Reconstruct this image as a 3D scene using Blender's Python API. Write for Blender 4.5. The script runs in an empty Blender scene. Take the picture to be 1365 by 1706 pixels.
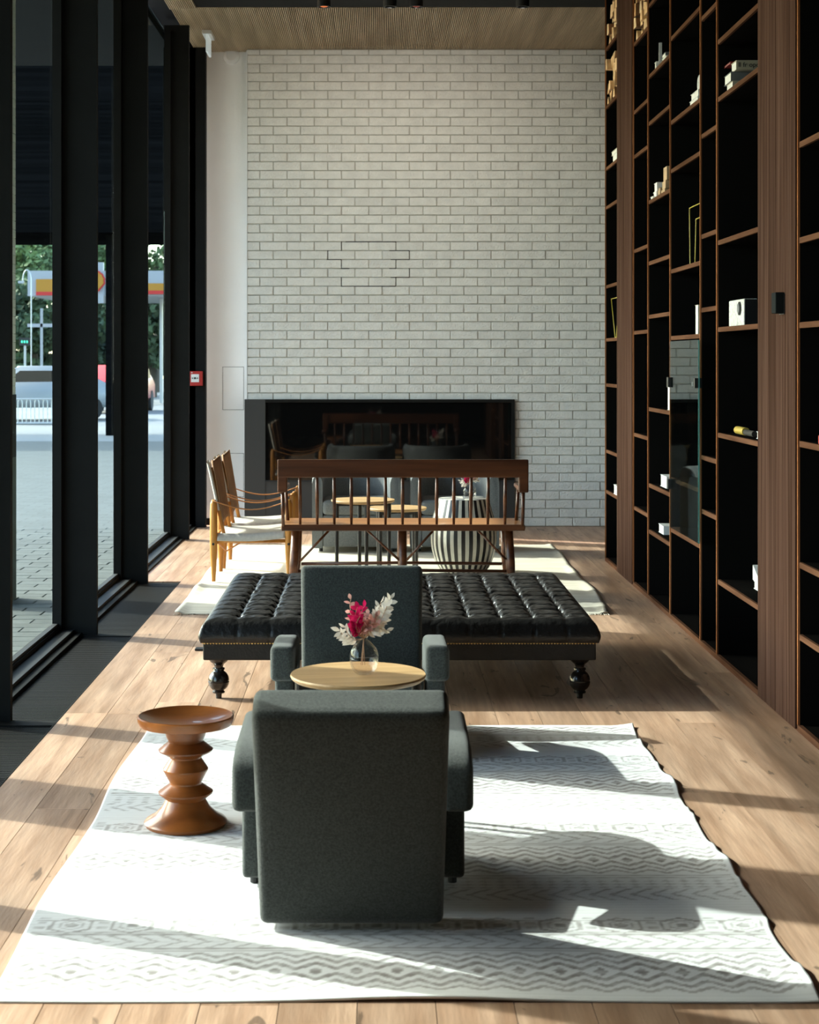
import bpy, bmesh, math, random
import numpy as np
from mathutils import Vector, Matrix
random.seed(7)
SC = bpy.context.scene
COL = SC.collection
PI = math.pi
# ---------------------------------------------------------------- camera, sky, sun, exposure
CZ, F, VX, VY = 1.58, 2844.0, 628.0, 598.0     # eye height, focal length in px, vanishing point (1365x1706 frame)
cd = bpy.data.cameras.new('camera'); cam = bpy.data.objects.new('camera', cd); COL.objects.link(cam)
cam.location = (0, 0, CZ); cam.rotation_euler = (PI/2, 0, 0)
cd.sensor_fit = 'HORIZONTAL'; cd.sensor_width = 24.0; cd.lens = 24.0*F/1365.0
cd.shift_x = (682.5-VX)/1365.0; cd.shift_y = -(853.0-VY)/1365.0
cd.clip_end = 400; cd.clip_start = 0.05
cd.dof.use_dof = True; cd.dof.focus_distance = 8.6; cd.dof.aperture_fstop = 6.3
SC.camera = cam
w = bpy.data.worlds.new('sky'); SC.world = w; w.use_nodes = True
wn = w.node_tree.nodes; wl = w.node_tree.links
SUN = Vector((1.47, -0.645, -1.0))
sky = wn.new('ShaderNodeTexSky'); sky.sky_type = 'NISHITA'; sky.sun_disc = False
sky.sun_elevation = math.radians(31); sky.sun_rotation = math.atan2(-1.52, 0.68)
sky.air_density = 1.0; sky.dust_density = 2.0
wl.new(sky.outputs[0], wn['Background'].inputs[0]); wn['Background'].inputs[1].default_value = 1.25
sd = bpy.data.lights.new('sun', 'SUN'); sd.energy = 9.0; sd.angle = math.radians(0.6); sd.color = (1.0, 0.955, 0.90)
so = bpy.data.objects.new('sun', sd); COL.objects.link(so)
so.rotation_euler = SUN.to_track_quat('-Z', 'Y').to_euler(); so.location = (-12, 12, 10)
vs = SC.view_settings
vs.view_transform = 'Standard'; vs.look = 'None'; vs.gamma = 1; vs.use_curve_mapping = False; vs.exposure = 0.15

# ---------------------------------------------------------------- helpers
def fp(px, py):                      # floor point seen at that pixel
    s = (py-VY)/CZ
    return ((px-VX)/s, F/s)
def at(px, py, Y):                   # point at depth Y seen at that pixel
    s = F/Y
    return ((px-VX)/s, Y, CZ-(py-VY)/s)

def pmat(name, col, rough=0.6, metal=0.0, spec=0.5, noise=0.0, nscale=8.0, stretch=(1, 1, 1), bump=0.0, bscale=60.0,
         col2=None, emit=None, coat=0.0, rnd=0.0, coords='Object', sheen=0.0, detail=4.0, contrast=(0.35, 0.65)):
    m = bpy.data.materials.new(name); m.use_nodes = True
    nt = m.node_tree; N = nt.nodes; L = nt.links; b = N['Principled BSDF']
    b.inputs['Roughness'].default_value = rough; b.inputs['Metallic'].default_value = metal
    b.inputs['Specular IOR Level'].default_value = spec; b.inputs['Coat Weight'].default_value = coat
    b.inputs['Sheen Weight'].default_value = sheen
    if emit: b.inputs['Emission Color'].default_value = (*emit[0], 1); b.inputs['Emission Strength'].default_value = emit[1]
    if coords == 'Object':
        tc = N.new('ShaderNodeTexCoord'); src = tc.outputs['Object']
    else:
        g = N.new('ShaderNodeNewGeometry'); src = g.outputs['Position']
    oi = N.new('ShaderNodeObjectInfo')
    sc = N.new('ShaderNodeVectorMath'); sc.operation = 'SCALE'; sc.inputs[0].default_value = (37.0, 53.0, 29.0)
    L.new(oi.outputs['Random'], sc.inputs['Scale'])
    ad = N.new('ShaderNodeVectorMath'); ad.operation = 'ADD'; L.new(src, ad.inputs[0]); L.new(sc.outputs[0], ad.inputs[1])
    mp = N.new('ShaderNodeMapping'); mp.inputs['Scale'].default_value = stretch; L.new(ad.outputs[0], mp.inputs[0])
    nz = N.new('ShaderNodeTexNoise'); nz.inputs['Scale'].default_value = nscale; nz.inputs['Detail'].default_value = detail
    L.new(mp.outputs[0], nz.inputs['Vector'])
    c2 = col2 if col2 else tuple(c*(1-noise) for c in col)
    cr = N.new('ShaderNodeValToRGB'); cr.color_ramp.elements[0].position = contrast[0]; cr.color_ramp.elements[1].position = contrast[1]
    cr.color_ramp.elements[0].color = (*c2, 1); cr.color_ramp.elements[1].color = (*col, 1)
    L.new(nz.outputs['Fac'], cr.inputs[0]); out = cr.outputs[0]
    if rnd:
        mr = N.new('ShaderNodeMapRange'); mr.inputs['To Min'].default_value = 1-rnd; mr.inputs['To Max'].default_value = 1+rnd
        L.new(oi.outputs['Random'], mr.inputs[0])
        hs = N.new('ShaderNodeHueSaturation'); L.new(out, hs.inputs['Color']); L.new(mr.outputs[0], hs.inputs['Value']); out = hs.outputs[0]
    L.new(out, b.inputs['Base Color'])
    if bump:
        n2 = N.new('ShaderNodeTexNoise'); n2.inputs['Scale'].default_value = bscale; n2.inputs['Detail'].default_value = 3
        L.new(mp.outputs[0], n2.inputs['Vector'])
        bp = N.new('ShaderNodeBump'); bp.inputs['Strength'].default_value = bump; bp.inputs['Distance'].default_value = 0.01
        L.new(n2.outputs['Fac'], bp.inputs['Height']); L.new(bp.outputs[0], b.inputs['Normal'])
    return m

def wood(name, dark, light, rough=0.4, axis='Y', scale=9.0, rnd=0.12, coords='Object', coat=0.0, bump=0.15, k=0.06, spec=0.35):
    st = {'X': (k, 1, 1), 'Y': (1, k, 1), 'Z': (1, 1, k)}[axis]
    m = pmat(name, light, rough, spec=spec, col2=dark, nscale=scale, stretch=st, bump=bump, bscale=scale*8, coat=coat, rnd=rnd, coords=coords,
             detail=8.0, contrast=(0.32, 0.68))
    return m

M = {}
M['oak_floor'] = wood('oak_floor', (0.37, 0.22, 0.14), (0.58, 0.385, 0.27), 0.45, 'Y', 14, 0.13, 'World', bump=0.12, k=0.10, spec=0.25)
def oak_detail(m):
    N = m.node_tree.nodes; L = m.node_tree.links; bs = N['Principled BSDF']; src = bs.inputs['Base Color'].links[0].from_socket
    vec = [n for n in N if n.type == 'VECT_MATH' and n.operation == 'ADD'][0].outputs[0]
    def layer(scale, st, lo, hi, dark, dist, det=8):
        nonlocal src
        mp = N.new('ShaderNodeMapping'); mp.inputs['Scale'].default_value = st; L.new(vec, mp.inputs[0])
        nz = N.new('ShaderNodeTexNoise'); nz.inputs['Scale'].default_value = scale; nz.inputs['Detail'].default_value = det; nz.inputs['Distortion'].default_value = dist; L.new(mp.outputs[0], nz.inputs['Vector'])
        mr = N.new('ShaderNodeMapRange'); mr.inputs['From Min'].default_value = lo; mr.inputs['From Max'].default_value = hi; mr.inputs['To Min'].default_value = 1.0; mr.inputs['To Max'].default_value = dark; L.new(nz.outputs['Fac'], mr.inputs[0])
        mu = N.new('ShaderNodeMix'); mu.data_type = 'RGBA'; mu.blend_type = 'MULTIPLY'; mu.inputs[0].default_value = 1.0; L.new(src, mu.inputs[6]); L.new(mr.outputs[0], mu.inputs[7]); src = mu.outputs[2]
    layer(60, (1, 0.05, 1), 0.35, 0.75, 0.72, 0.3)
    layer(9, (1, 0.22, 1), 0.655, 0.685, 0.42, 1.8)
    layer(2.0, (1, 0.4, 1), 0.30, 0.70, 0.80, 0.5, 3)
    L.new(src, bs.inputs['Base Color'])
oak_detail(M['oak_floor'])
M['brick'] = pmat('white_painted_brick', (0.84, 0.82, 0.78), 0.75, noise=0.10, nscale=9, bump=0.6, bscale=70, rnd=0.035, coords='World')
M['mortar'] = pmat('painted_mortar', (0.58, 0.56, 0.51), 0.9, noise=0.15, nscale=20, bump=0.4, coords='World')
M['joint'] = pmat('dark_joint', (0.05, 0.045, 0.04), 0.9)
M['plaster'] = pmat('white_plaster', (0.88, 0.885, 0.885), 0.8, noise=0.03, nscale=3, bump=0.08)
M['black_wall'] = pmat('black_paint', (0.007, 0.0065, 0.0065), 0.7, noise=0.2, nscale=3, spec=0.15)
M['black_metal'] = pmat('black_powder_coat', (0.014, 0.0135, 0.0125), 0.7, noise=0.15, nscale=5, spec=0.08)
M['sill'] = pmat('dark_grey_sill', (0.035, 0.036, 0.037), 0.6, noise=0.1, spec=0.2)
M['grate'] = pmat('black_grate', (0.010, 0.0095, 0.0095), 0.7, noise=0.3, nscale=30, spec=0.15)
M['slat'] = wood('ceiling_slat', (0.44, 0.32, 0.20), (0.68, 0.52, 0.35), 0.6, 'Y', 12, 0.08)
M['case_black'] = pmat('bookcase_black', (0.008, 0.0074, 0.0068), 0.8, spec=0.0)
M['walnut_edge'] = wood('walnut_edge', (0.18, 0.065, 0.025), (0.36, 0.15, 0.065), 0.8, 'Z', 25, 0.1, 'World', spec=0.0)
M['walnut_shelf'] = wood('walnut_shelf', (0.07, 0.033, 0.02), (0.14, 0.07, 0.042), 0.8, 'Y', 25, 0.1, 'World', spec=0.0)
M['fabric'] = pmat('grey_green_wool', (0.066, 0.074, 0.068), 0.95, noise=0.45, nscale=160, bump=0.5, bscale=500, spec=0.05, sheen=0.3)
M['fabric2'] = pmat('grey_wool', (0.19, 0.20, 0.20), 0.95, noise=0.3, nscale=160, bump=0.4, bscale=450, spec=0.1, sheen=0.25)
M['leather'] = pmat('black_leather', (0.010, 0.0092, 0.0088), 0.40, noise=0.3, nscale=12, bump=0.35, bscale=45, spec=0.45)
M['leather2'] = pmat('black_leather_skirt', (0.02, 0.018, 0.016), 0.55, noise=0.3, nscale=12, bump=0.2, bscale=80, spec=0.3)
M['black_gloss'] = pmat('black_lacquered_wood', (0.012, 0.010, 0.009), 0.18, spec=0.6)
M['brass'] = pmat('brass', (0.85, 0.58, 0.22), 0.4, metal=0.85)
M['stool'] = wood('walnut_turned', (0.10, 0.025, 0.005), (0.37, 0.12, 0.026), 0.30, 'X', 7, 0.0, coat=0.2, bump=0.03, k=0.2)
M['oak_top'] = wood('oak_top', (0.42, 0.25, 0.11), (0.60, 0.39, 0.19), 0.4, 'X', 18, 0.05)
M['table_leg'] = pmat('black_stained_leg', (0.015, 0.013, 0.012), 0.45)
M['bench'] = wood('dark_walnut', (0.045, 0.013, 0.005), (0.135, 0.045, 0.017), 0.35, 'X', 16, 0.1, coat=0.1)
M['bench_seat'] = wood('bench_seat_walnut', (0.26, 0.10, 0.035), (0.44, 0.20, 0.07), 0.35, 'X', 16, 0.1, coat=0.1)
M['safari'] = wood('golden_wood', (0.36, 0.13, 0.02), (0.58, 0.25, 0.05), 0.4, 'Z', 14, 0.05)
M['canvas'] = pmat('natural_canvas', (0.60, 0.54, 0.47), 0.9, noise=0.12, nscale=50, bump=0.2, bscale=300)
M['canvas_brown'] = pmat('brown_canvas', (0.30, 0.14, 0.055), 0.85, noise=0.3, nscale=8, bump=0.3, bscale=40)
M['strap'] = pmat('tan_leather', (0.55, 0.21, 0.06), 0.5, noise=0.2)
M['bone_white'] = pmat('bone_inlay', (0.62, 0.60, 0.52), 0.4, noise=0.12, nscale=25, rnd=0.08)
M['bone_black'] = pmat('black_inlay', (0.012, 0.012, 0.013), 0.35)
M['white_leaf'] = pmat('bleached_leaf', (0.85, 0.80, 0.74), 0.8, noise=0.08)
M['pink_leaf'] = pmat('pale_pink_petal', (0.85, 0.55, 0.50), 0.8, noise=0.2)
M['red_leaf'] = pmat('magenta_petal', (0.55, 0.02, 0.10), 0.7, noise=0.4)
M['stem'] = pmat('dry_stem', (0.55, 0.35, 0.22), 0.8)
M['paper'] = pmat('paper', (0.75, 0.74, 0.70), 0.85, noise=0.08, nscale=60)
M['book_grey'] = pmat('grey_cloth_cover', (0.17, 0.175, 0.185), 0.8, noise=0.15)
M['book_cream'] = pmat('cream_cover', (0.52, 0.46, 0.34), 0.8, noise=0.1)
M['book_red'] = pmat('red_cover', (0.28, 0.02, 0.02), 0.7)
M['book_white'] = pmat('white_cover', (0.76, 0.76, 0.75), 0.6)
M['ink'] = pmat('black_ink', (0.02, 0.018, 0.015), 0.8)
M['log_end'] = pmat('cut_log_end', (0.90, 0.68, 0.42), 0.85, col2=(0.62, 0.36, 0.16), nscale=9, rnd=0.25)
M['log_bark'] = pmat('log_bark', (0.30, 0.15, 0.07), 0.9, noise=0.4, nscale=14, rnd=0.2)
M['wood_block'] = pmat('pale_wood_block', (0.50, 0.33, 0.18), 0.7, noise=0.2)
M['yellow'] = pmat('yellow_wire', (0.55, 0.43, 0.05), 0.4)
M['gold'] = pmat('yellow_gold', (0.65, 0.48, 0.10), 0.35, metal=0.3)
M['concrete'] = pmat('speckled_concrete', (0.62, 0.62, 0.61), 0.9, noise=0.45, nscale=55, contrast=(0.30, 0.50))
M['box_black'] = pmat('black_plastic', (0.012, 0.012, 0.013), 0.5)
M['box_face'] = pmat('dark_slate_plastic', (0.012, 0.014, 0.015), 0.8, spec=0.05)
M['red'] = pmat('red_plastic', (0.45, 0.02, 0.015), 0.45)
M['red_paint'] = pmat('red_car_paint', (0.40, 0.02, 0.02), 0.3)
M['white_plastic'] = pmat('white_plastic', (0.8, 0.8, 0.8), 0.4)
M['white_paint'] = pmat('white_paint', (0.30, 0.31, 0.32), 0.4)
M['yellow_paint'] = pmat('yellow_paint', (0.36, 0.16, 0.006), 0.5)
M['tyre'] = pmat('tyre_rubber', (0.02, 0.02, 0.02), 0.8)
M['far_dark'] = pmat('dark_cladding', (0.005, 0.0048, 0.005), 0.8, spec=0.0, noise=0.5, nscale=1.2, stretch=(0.05, 1, 14))
M['paver'] = pmat('grey_paver', (0.065, 0.075, 0.072), 0.85, noise=0.25, nscale=9, rnd=0.15, coords='World')
M['steel'] = pmat('galvanised_steel', (0.45, 0.47, 0.47), 0.4, metal=0.6)
M['foliage'] = pmat('dark_foliage', (0.075, 0.115, 0.045), 0.8, noise=0.7, nscale=0.9, coords='World')
M['foliage2'] = pmat('light_foliage', (0.17, 0.25, 0.09), 0.8, noise=0.6, nscale=1.1, coords='World')
M['bark'] = pmat('tree_bark', (0.09, 0.07, 0.05), 0.9)
M['lamp_orange'] = pmat('amber_lamp', (0.5, 0.1, 0.02), 0.4, emit=((1.0, 0.22, 0.04), 0.55))
M['lamp_dim'] = pmat('dim_amber_lamp', (0.3, 0.03, 0.02), 0.4, emit=((1.0, 0.12, 0.04), 0.06))
M['exit_glow'] = pmat('exit_sign_acrylic', (0.75, 0.8, 0.8), 0.3, emit=((0.85, 1.0, 1.0), 0.25))
M['green_light'] = pmat('green_signal', (0.05, 0.5, 0.3), 0.4, emit=((0.1, 1.0, 0.6), 1.5))

def leafmat(name, col):
    m = bpy.data.materials.new(name); m.use_nodes = True; N = m.node_tree.nodes; L = m.node_tree.links; N.remove(N['Principled BSDF'])
    d = N.new('ShaderNodeBsdfDiffuse'); t = N.new('ShaderNodeBsdfTranslucent'); oi = N.new('ShaderNodeObjectInfo'); hs = N.new('ShaderNodeHueSaturation'); hs.inputs['Color'].default_value = (*col, 1)
    mr = N.new('ShaderNodeMapRange'); mr.inputs['To Min'].default_value = 0.7; mr.inputs['To Max'].default_value = 1.15; L.new(oi.outputs['Random'], mr.inputs[0]); L.new(mr.outputs[0], hs.inputs['Value'])
    L.new(hs.outputs[0], d.inputs[0]); L.new(hs.outputs[0], t.inputs[0]); mx = N.new('ShaderNodeMixShader'); mx.inputs[0].default_value = 0.4
    L.new(d.outputs[0], mx.inputs[1]); L.new(t.outputs[0], mx.inputs[2]); L.new(mx.outputs[0], N['Material Output'].inputs[0]); return m
M['white_leaf'] = leafmat('bleached_leaf', (0.86, 0.81, 0.74)); M['pink_leaf'] = leafmat('pale_pink_petal', (0.85, 0.50, 0.46)); M['red_leaf'] = leafmat('magenta_petal', (0.62, 0.02, 0.12))
def glassmat(name, tint=(0.93, 0.97, 0.96), refl=0.10, rough=0.0):
    m = bpy.data.materials.new(name); m.use_nodes = True
    nt = m.node_tree; N = nt.nodes; L = nt.links; N.remove(N['Principled BSDF'])
    t = N.new('ShaderNodeBsdfTransparent'); t.inputs[0].default_value = (*tint, 1)
    g = N.new('ShaderNodeBsdfGlossy'); g.inputs['Roughness'].default_value = rough; g.inputs[0].default_value = (0.9, 0.95, 0.95, 1)
    lw = N.new('ShaderNodeLayerWeight'); lw.inputs[0].default_value = 0.5
    pw = N.new('ShaderNodeMath'); pw.operation = 'POWER'; pw.inputs[1].default_value = 5; L.new(lw.outputs['Facing'], pw.inputs[0])
    ml = N.new('ShaderNodeMath'); ml.operation = 'MULTIPLY_ADD'; ml.inputs[1].default_value = refl; ml.inputs[2].default_value = 0.025; L.new(pw.outputs[0], ml.inputs[0])
    mx = N.new('ShaderNodeMixShader'); L.new(ml.outputs[0], mx.inputs[0]); L.new(t.outputs[0], mx.inputs[1]); L.new(g.outputs[0], mx.inputs[2])
    L.new(mx.outputs[0], N['Material Output'].inputs[0]); return m
M['window_glass'] = glassmat('window_glass', (0.86, 0.93, 0.91), 0.12)
M['door_glass'] = glassmat('cabinet_glass', (0.70, 0.76, 0.74), 0.65)
M['vase_glass'] = glassmat('vase_glass', (0.93, 0.91, 0.90), 0.9)
M['glass_edge'] = pmat('green_glass_edge', (0.10, 0.30, 0.28), 0.2)
M['fire_glass'] = pmat('black_fire_glass', (0.004, 0.004, 0.004), 0.03, spec=0.55)
M['fire_frame'] = pmat('dark_steel_frame', (0.035, 0.034, 0.034), 0.5)

def link(name, me, mat=None, parent=None, loc=None, smooth=None, kind=None, label=None, cat=None, group=None):
    o = bpy.data.objects.new(name, me); COL.objects.link(o)
    if mat is not None:
        for mm in (mat if isinstance(mat, (list, tuple)) else [mat]): me.materials.append(mm)
    if parent: o.parent = parent
    if loc: o.location = loc
    if smooth is not None and len(me.polygons): me.polygons.foreach_set('use_smooth', [smooth]*len(me.polygons))
    if kind: o['kind'] = kind
    tag(o, label, cat, group); return o
def tag(o, label=None, cat=None, group=None):
    if label: o['label'] = label
    if cat: o['category'] = cat
    if group: o['group'] = group
    return o
def thing(name, label, cat, loc=(0, 0, 0), rz=0.0, group=None):
    o = bpy.data.objects.new(name, None); COL.objects.link(o); o.location = loc; o.rotation_euler = (0, 0, rz)
    o.empty_display_size = 0.1
    return tag(o, label, cat, group)
def obj(name, bm, mat, parent=None, smooth=False, **kw):
    me = bpy.data.meshes.new(name); bmesh.ops.recalc_face_normals(bm, faces=bm.faces); bm.to_mesh(me); bm.free()
    o = link(name, me, mat, parent, smooth=smooth, **kw)
    if smooth == 'auto': pass
    return o
def autosmooth(o, ang=40):
    me = o.data
    me.polygons.foreach_set('use_smooth', [True]*len(me.polygons))
    bm = bmesh.new(); bm.from_mesh(me)
    for e in bm.edges:
        if len(e.link_faces) == 2 and e.calc_face_angle(0) > math.radians(ang): e.smooth = False
    bm.to_mesh(me); bm.free(); return o
def box(bm, x0, x1, y0, y1, z0, z1, r=0.0, seg=2, f=None, mi=0):
    n0 = len(bm.verts)
    vs_ = [bm.verts.new((x, y, z)) for x in (x0, x1) for y in (y0, y1) for z in (z0, z1)]
    fs = [bm.faces.new([vs_[i] for i in q]) for q in ((0, 1, 3, 2), (4, 6, 7, 5), (0, 4, 5, 1), (2, 3, 7, 6), (0, 2, 6, 4), (1, 5, 7, 3))]
    for q in fs: q.material_index = mi
    if r > 0:
        es = list({e for v in vs_ for e in v.link_edges})
        res = bmesh.ops.bevel(bm, geom=es, offset=r, segments=seg, profile=0.5, affect='EDGES')
        for q in res['faces']: q.material_index = mi
    bm.verts.ensure_lookup_table()
    if f:
        for v in bm.verts[n0:] if n0 else bm.verts: v.co = Vector(f(v.co))
    return bm
def nb(): return bmesh.new()
def mbox(name, x0, x1, y0, y1, z0, z1, mat, parent=None, r=0.0, seg=2, **kw):
    return obj(name, box(nb(), x0, x1, y0, y1, z0, z1, r, seg), mat, parent, **kw)
def fillbox(bm, x0, x1, y0, y1, z0, z1, r=0.03, seg=4, cuts=0, f=None):
    """rounded cushion block with extra loops so that f can bend it"""
    b2 = nb(); box(b2, x0, x1, y0, y1, z0, z1, r, seg)
    if cuts:
        for ax in range(3):
            lo = (x0, y0, z0)[ax]; hi = (x1, y1, z1)[ax]
            for i in range(1, cuts+1):
                co = [0, 0, 0]; co[ax] = lo+(hi-lo)*i/(cuts+1); no = [0, 0, 0]; no[ax] = 1
                bmesh.ops.bisect_plane(b2, geom=list(b2.verts)+list(b2.edges)+list(b2.faces), plane_co=co, plane_no=no)
    if f:
        for v in b2.verts: v.co = Vector(f(v.co))
    me = bpy.data.meshes.new('t'); b2.to_mesh(me); b2.free(); bm.from_mesh(me); bpy.data.meshes.remove(me); return bm
def tube(bm, pts, radii, n=10, cap=True, mi=0):
    pts = [Vector(p) for p in pts]
    if not isinstance(radii, (list, tuple)): radii = [radii]*len(pts)
    rings = []; prev = None
    for i, p in enumerate(pts):
        t = (pts[min(i+1, len(pts)-1)]-pts[max(i-1, 0)]).normalized()
        u = (prev-t*prev.dot(t)) if prev is not None else t.orthogonal()
        u.normalize(); prev = u; v = t.cross(u)
        rings.append([bm.verts.new(p+(u*math.cos(2*PI*k/n)+v*math.sin(2*PI*k/n))*radii[i]) for k in range(n)])
    for a, b in zip(rings[:-1], rings[1:]):
        for k in range(n):
            q = bm.faces.new((a[k], a[(k+1) % n], b[(k+1) % n], b[k])); q.material_index = mi
    if cap:
        bm.faces.new(rings[0][::-1]).material_index = mi; bm.faces.new(rings[-1]).material_index = mi
    return bm
def lathe(bm, prof, n=48, c=(0, 0, 0)):
    rings = []
    for r, z in prof:
        if r < 1e-6: rings.append([bm.verts.new((c[0], c[1], c[2]+z))])
        else: rings.append([bm.verts.new((c[0]+r*math.cos(2*PI*k/n), c[1]+r*math.sin(2*PI*k/n), c[2]+z)) for k in range(n)])
    for a, b in zip(rings[:-1], rings[1:]):
        for k in range(n):
            k2 = (k+1) % n
            if len(a) == 1 and len(b) == 1: continue
            if len(a) == 1: bm.faces.new((a[0], b[k], b[k2]))
            elif len(b) == 1: bm.faces.new((a[k], a[k2], b[0]))
            else: bm.faces.new((a[k], a[k2], b[k2], b[k]))
    return bm
def smoothprof(pts, k=4):
    """Catmull-Rom through (r,z) points"""
    out = []
    for i in range(len(pts)-1):
        p0 = pts[max(i-1, 0)]; p1 = pts[i]; p2 = pts[i+1]; p3 = pts[min(i+2, len(pts)-1)]
        for j in range(k):
            t = j/k
            out.append(tuple(0.5*((2*p1[d])+(-p0[d]+p2[d])*t+(2*p0[d]-5*p1[d]+4*p2[d]-p3[d])*t*t+(-p0[d]+3*p1[d]-3*p2[d]+p3[d])*t**3) for d in range(len(p1))))
    out.append(pts[-1]); return out
def copy_tree(o, parent=None):
    c = o.copy(); COL.objects.link(c)
    if parent: c.parent = parent
    for ch in list(o.children): copy_tree(ch, c)
    return c
def grid(name, nx, ny, fn, mat, parent=None, **kw):
    """mesh from fn(i/nx, j/ny) -> xyz"""
    vv = [fn(i/nx, j/ny) for j in range(ny+1) for i in range(nx+1)]
    ff = [(j*(nx+1)+i, j*(nx+1)+i+1, (j+1)*(nx+1)+i+1, (j+1)*(nx+1)+i) for j in range(ny) for i in range(nx)]
    me = bpy.data.meshes.new(name); me.from_pydata(vv, [], ff); me.update()
    return link(name, me, mat, parent, smooth=True, **kw)

# ================================================================ THE SETTING
YB = 16.10                                      # face of the brick wall
XG = -1.85                                      # glass line
CEIL = 4.50
# ---- floor of oak planks
floor = mbox('floor', -1.70, 2.6, -3.0, 16.4, -0.12, -0.022, M['mortar'], kind='structure')
unit = bpy.data.meshes.new('plank'); b = nb(); box(b, -0.5, 0.5, -0.5, 0.5, -0.5, 0.5); b.to_mesh(unit); b.free(); unit.materials.append(M['oak_floor'])
def plank(x0, x1, y0, y1):
    o = bpy.data.objects.new('plank', unit); COL.objects.link(o); o.parent = floor
    dz = random.uniform(-0.0006, 0.0)
    o.location = ((x0+x1)/2, (y0+y1)/2, -0.011+dz); o.scale = (x1-x0-0.0022, y1-y0-0.002, 0.022)
edges = [-1.392+0.192*i for i in range(22)]
for a, c in zip(edges[:-1], edges[1:]):
    y = 0.6-random.random()*1.8
    while y < 16.3:
        L_ = random.choice([1.6, 2.0, 2.2]); plank(a, c, y, min(y+L_, 16.3)); y += L_
for a, c in ((-1.584, -1.392), (-1.70, -1.584)): plank(a, c, 12.12, 14.1); plank(a, c, 14.1, 16.3)
# ---- floor grille by the window: cross bars on a dark tray
gr = thing('floor_grille', 'black floor grille of narrow cross bars running along the foot of the windows', 'grille', (-1.54, 6, -0.03))
def L2(o): o.location = (0.0-o.parent.location.x, 0.0-o.parent.location.y, 0.0-o.parent.location.z); return o
L2(mbox('tray', -1.69, -1.395, -3, 12.1, -0.06, -0.034, M['black_wall'], gr))
b = nb(); y = 1.0
while y < 12.08:
    box(b, -1.685, -1.399, y, y+0.017, -0.034, -0.006); y += 0.026
L2(obj('bars', b, M['grate'], gr, kind='stuff'))
for y in (2.79, 5.1, 7.42, 9.80):
    L2(mbox('cross_bar', -1.69, -1.397, y-0.06, y+0.03, -0.05, 0.0, M['black_metal'], gr))
L2(mbox('edge_trim', -1.399, -1.392, -3, 12.12, -0.05, 0.001, M['black_metal'], gr))

# ---- back wall: mortar bed and bricks
wallb = mbox('wall_back', -1.225, 2.7, YB+0.015, YB+0.25, -0.1, CEIL+0.1, M['mortar'], kind='structure')
CP, BP = 0.0839, 0.2571
bm_ = bpy.data.meshes.new('brick'); b = nb(); box(b, -0.5, 0.5, -0.5, 0.5, -0.5, 0.5)
for v in b.verts: v.co = Vector((v.co.x*0.252, v.co.y*0.06, v.co.z*0.079))
bmesh.ops.bevel(b, geom=list(b.edges), offset=0.0035, segments=1, affect='EDGES'); b.to_mesh(bm_); b.free(); bm_.materials.append(M['brick'])
FX0, FX1, FZ = -1.245, 1.297, 1.20              # fireplace
cells = []
for r in range(54):
    z0 = r*CP; z1 = min(z0+CP, CEIL)
    if z1-z0 < 0.03: continue
    x = (-1.104 if r % 2 else -0.977)-BP
    while x < 2.5:
        a, c = max(x, -1.225), x+BP
        if c-a > 0.03:
            if z0 < FZ-0.04 and a < FX1-0.02:
                if c > FX1+0.03: cells.append((FX1+0.003, c, z0, z1))
            else: cells.append((a, c, z0, z1))
        x += BP
cells.sort(key=lambda q: abs((q[2]+q[3])/2-2.2)+0.001*q[0])
hidden = [q for q in cells if q[0] > 2.15]; cells = [q for q in cells if q[0] <= 2.15]
for q in cells[:300]:
    a, c, z0, z1 = q
    o = bpy.data.objects.new('brick', bm_); COL.objects.link(o); o.parent = wallb
    o.location = ((a+c)/2, YB+0.03+random.uniform(-0.003, 0.003), (z0+z1)/2)
    o.scale = ((c-a-0.008)/0.252, 1, (z1-z0-0.008)/0.079); o.rotation_euler = (random.uniform(-.012, .012), 0, random.uniform(-.006, .006))
b = nb()
for q in cells[300:]+hidden:
    a, c, z0, z1 = q
    dy = random.uniform(-0.003, 0.003); tl = random.uniform(-.0008, .0008)
    n0 = len(b.verts)
    tmp = nb(); box(tmp, a+0.004, c-0.004, YB+dy, YB+0.06, z0+0.004, z1-0.004)
    bmesh.ops.bevel(tmp, geom=list(tmp.edges), offset=0.0035, segments=1, affect='EDGES')
    me = bpy.data.meshes.new('t'); tmp.to_mesh(me); tmp.free(); b.from_mesh(me); bpy.data.meshes.remove(me)
obj('upper_and_lower_bricks', b, M['brick'], wallb, kind='stuff')
# blackened joints round a patch in the middle of the wall
jl = [(670, 93, 985, 93), (982, 93, 982, 150), (945, 150, 1070, 150), (1069, 150, 1069, 207), (955, 207, 1070, 207), (983, 207, 983, 262), (945, 263, 985, 263),
      (1070, 263, 1070, 318), (955, 318, 1070, 318), (983, 318, 983, 373), (640, 373, 983, 373), (640, 318, 640, 373), (640, 205, 640, 262), (550, 205, 640, 205), (555, 150, 555, 205), (640, 93, 640, 150), (640, 262, 690, 262)]
b = nb()
for x0, y0, x1, y1 in jl:
    k = 0.2637
    p = at(400+x0*k, 380+y0*k, YB); q = at(400+x1*k, 380+y1*k, YB)
    zq = round(q[2]/CP)*CP; zp = round(p[2]/CP)*CP
    box(b, p[0]-0.003, q[0]+0.003, YB+0.003, YB+0.016, min(zp, zq)-0.004, max(zp, zq)+0.004)
obj('blackened_joint', b, M['joint'], wallb, label='blackened joint lines', kind='stuff')
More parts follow.
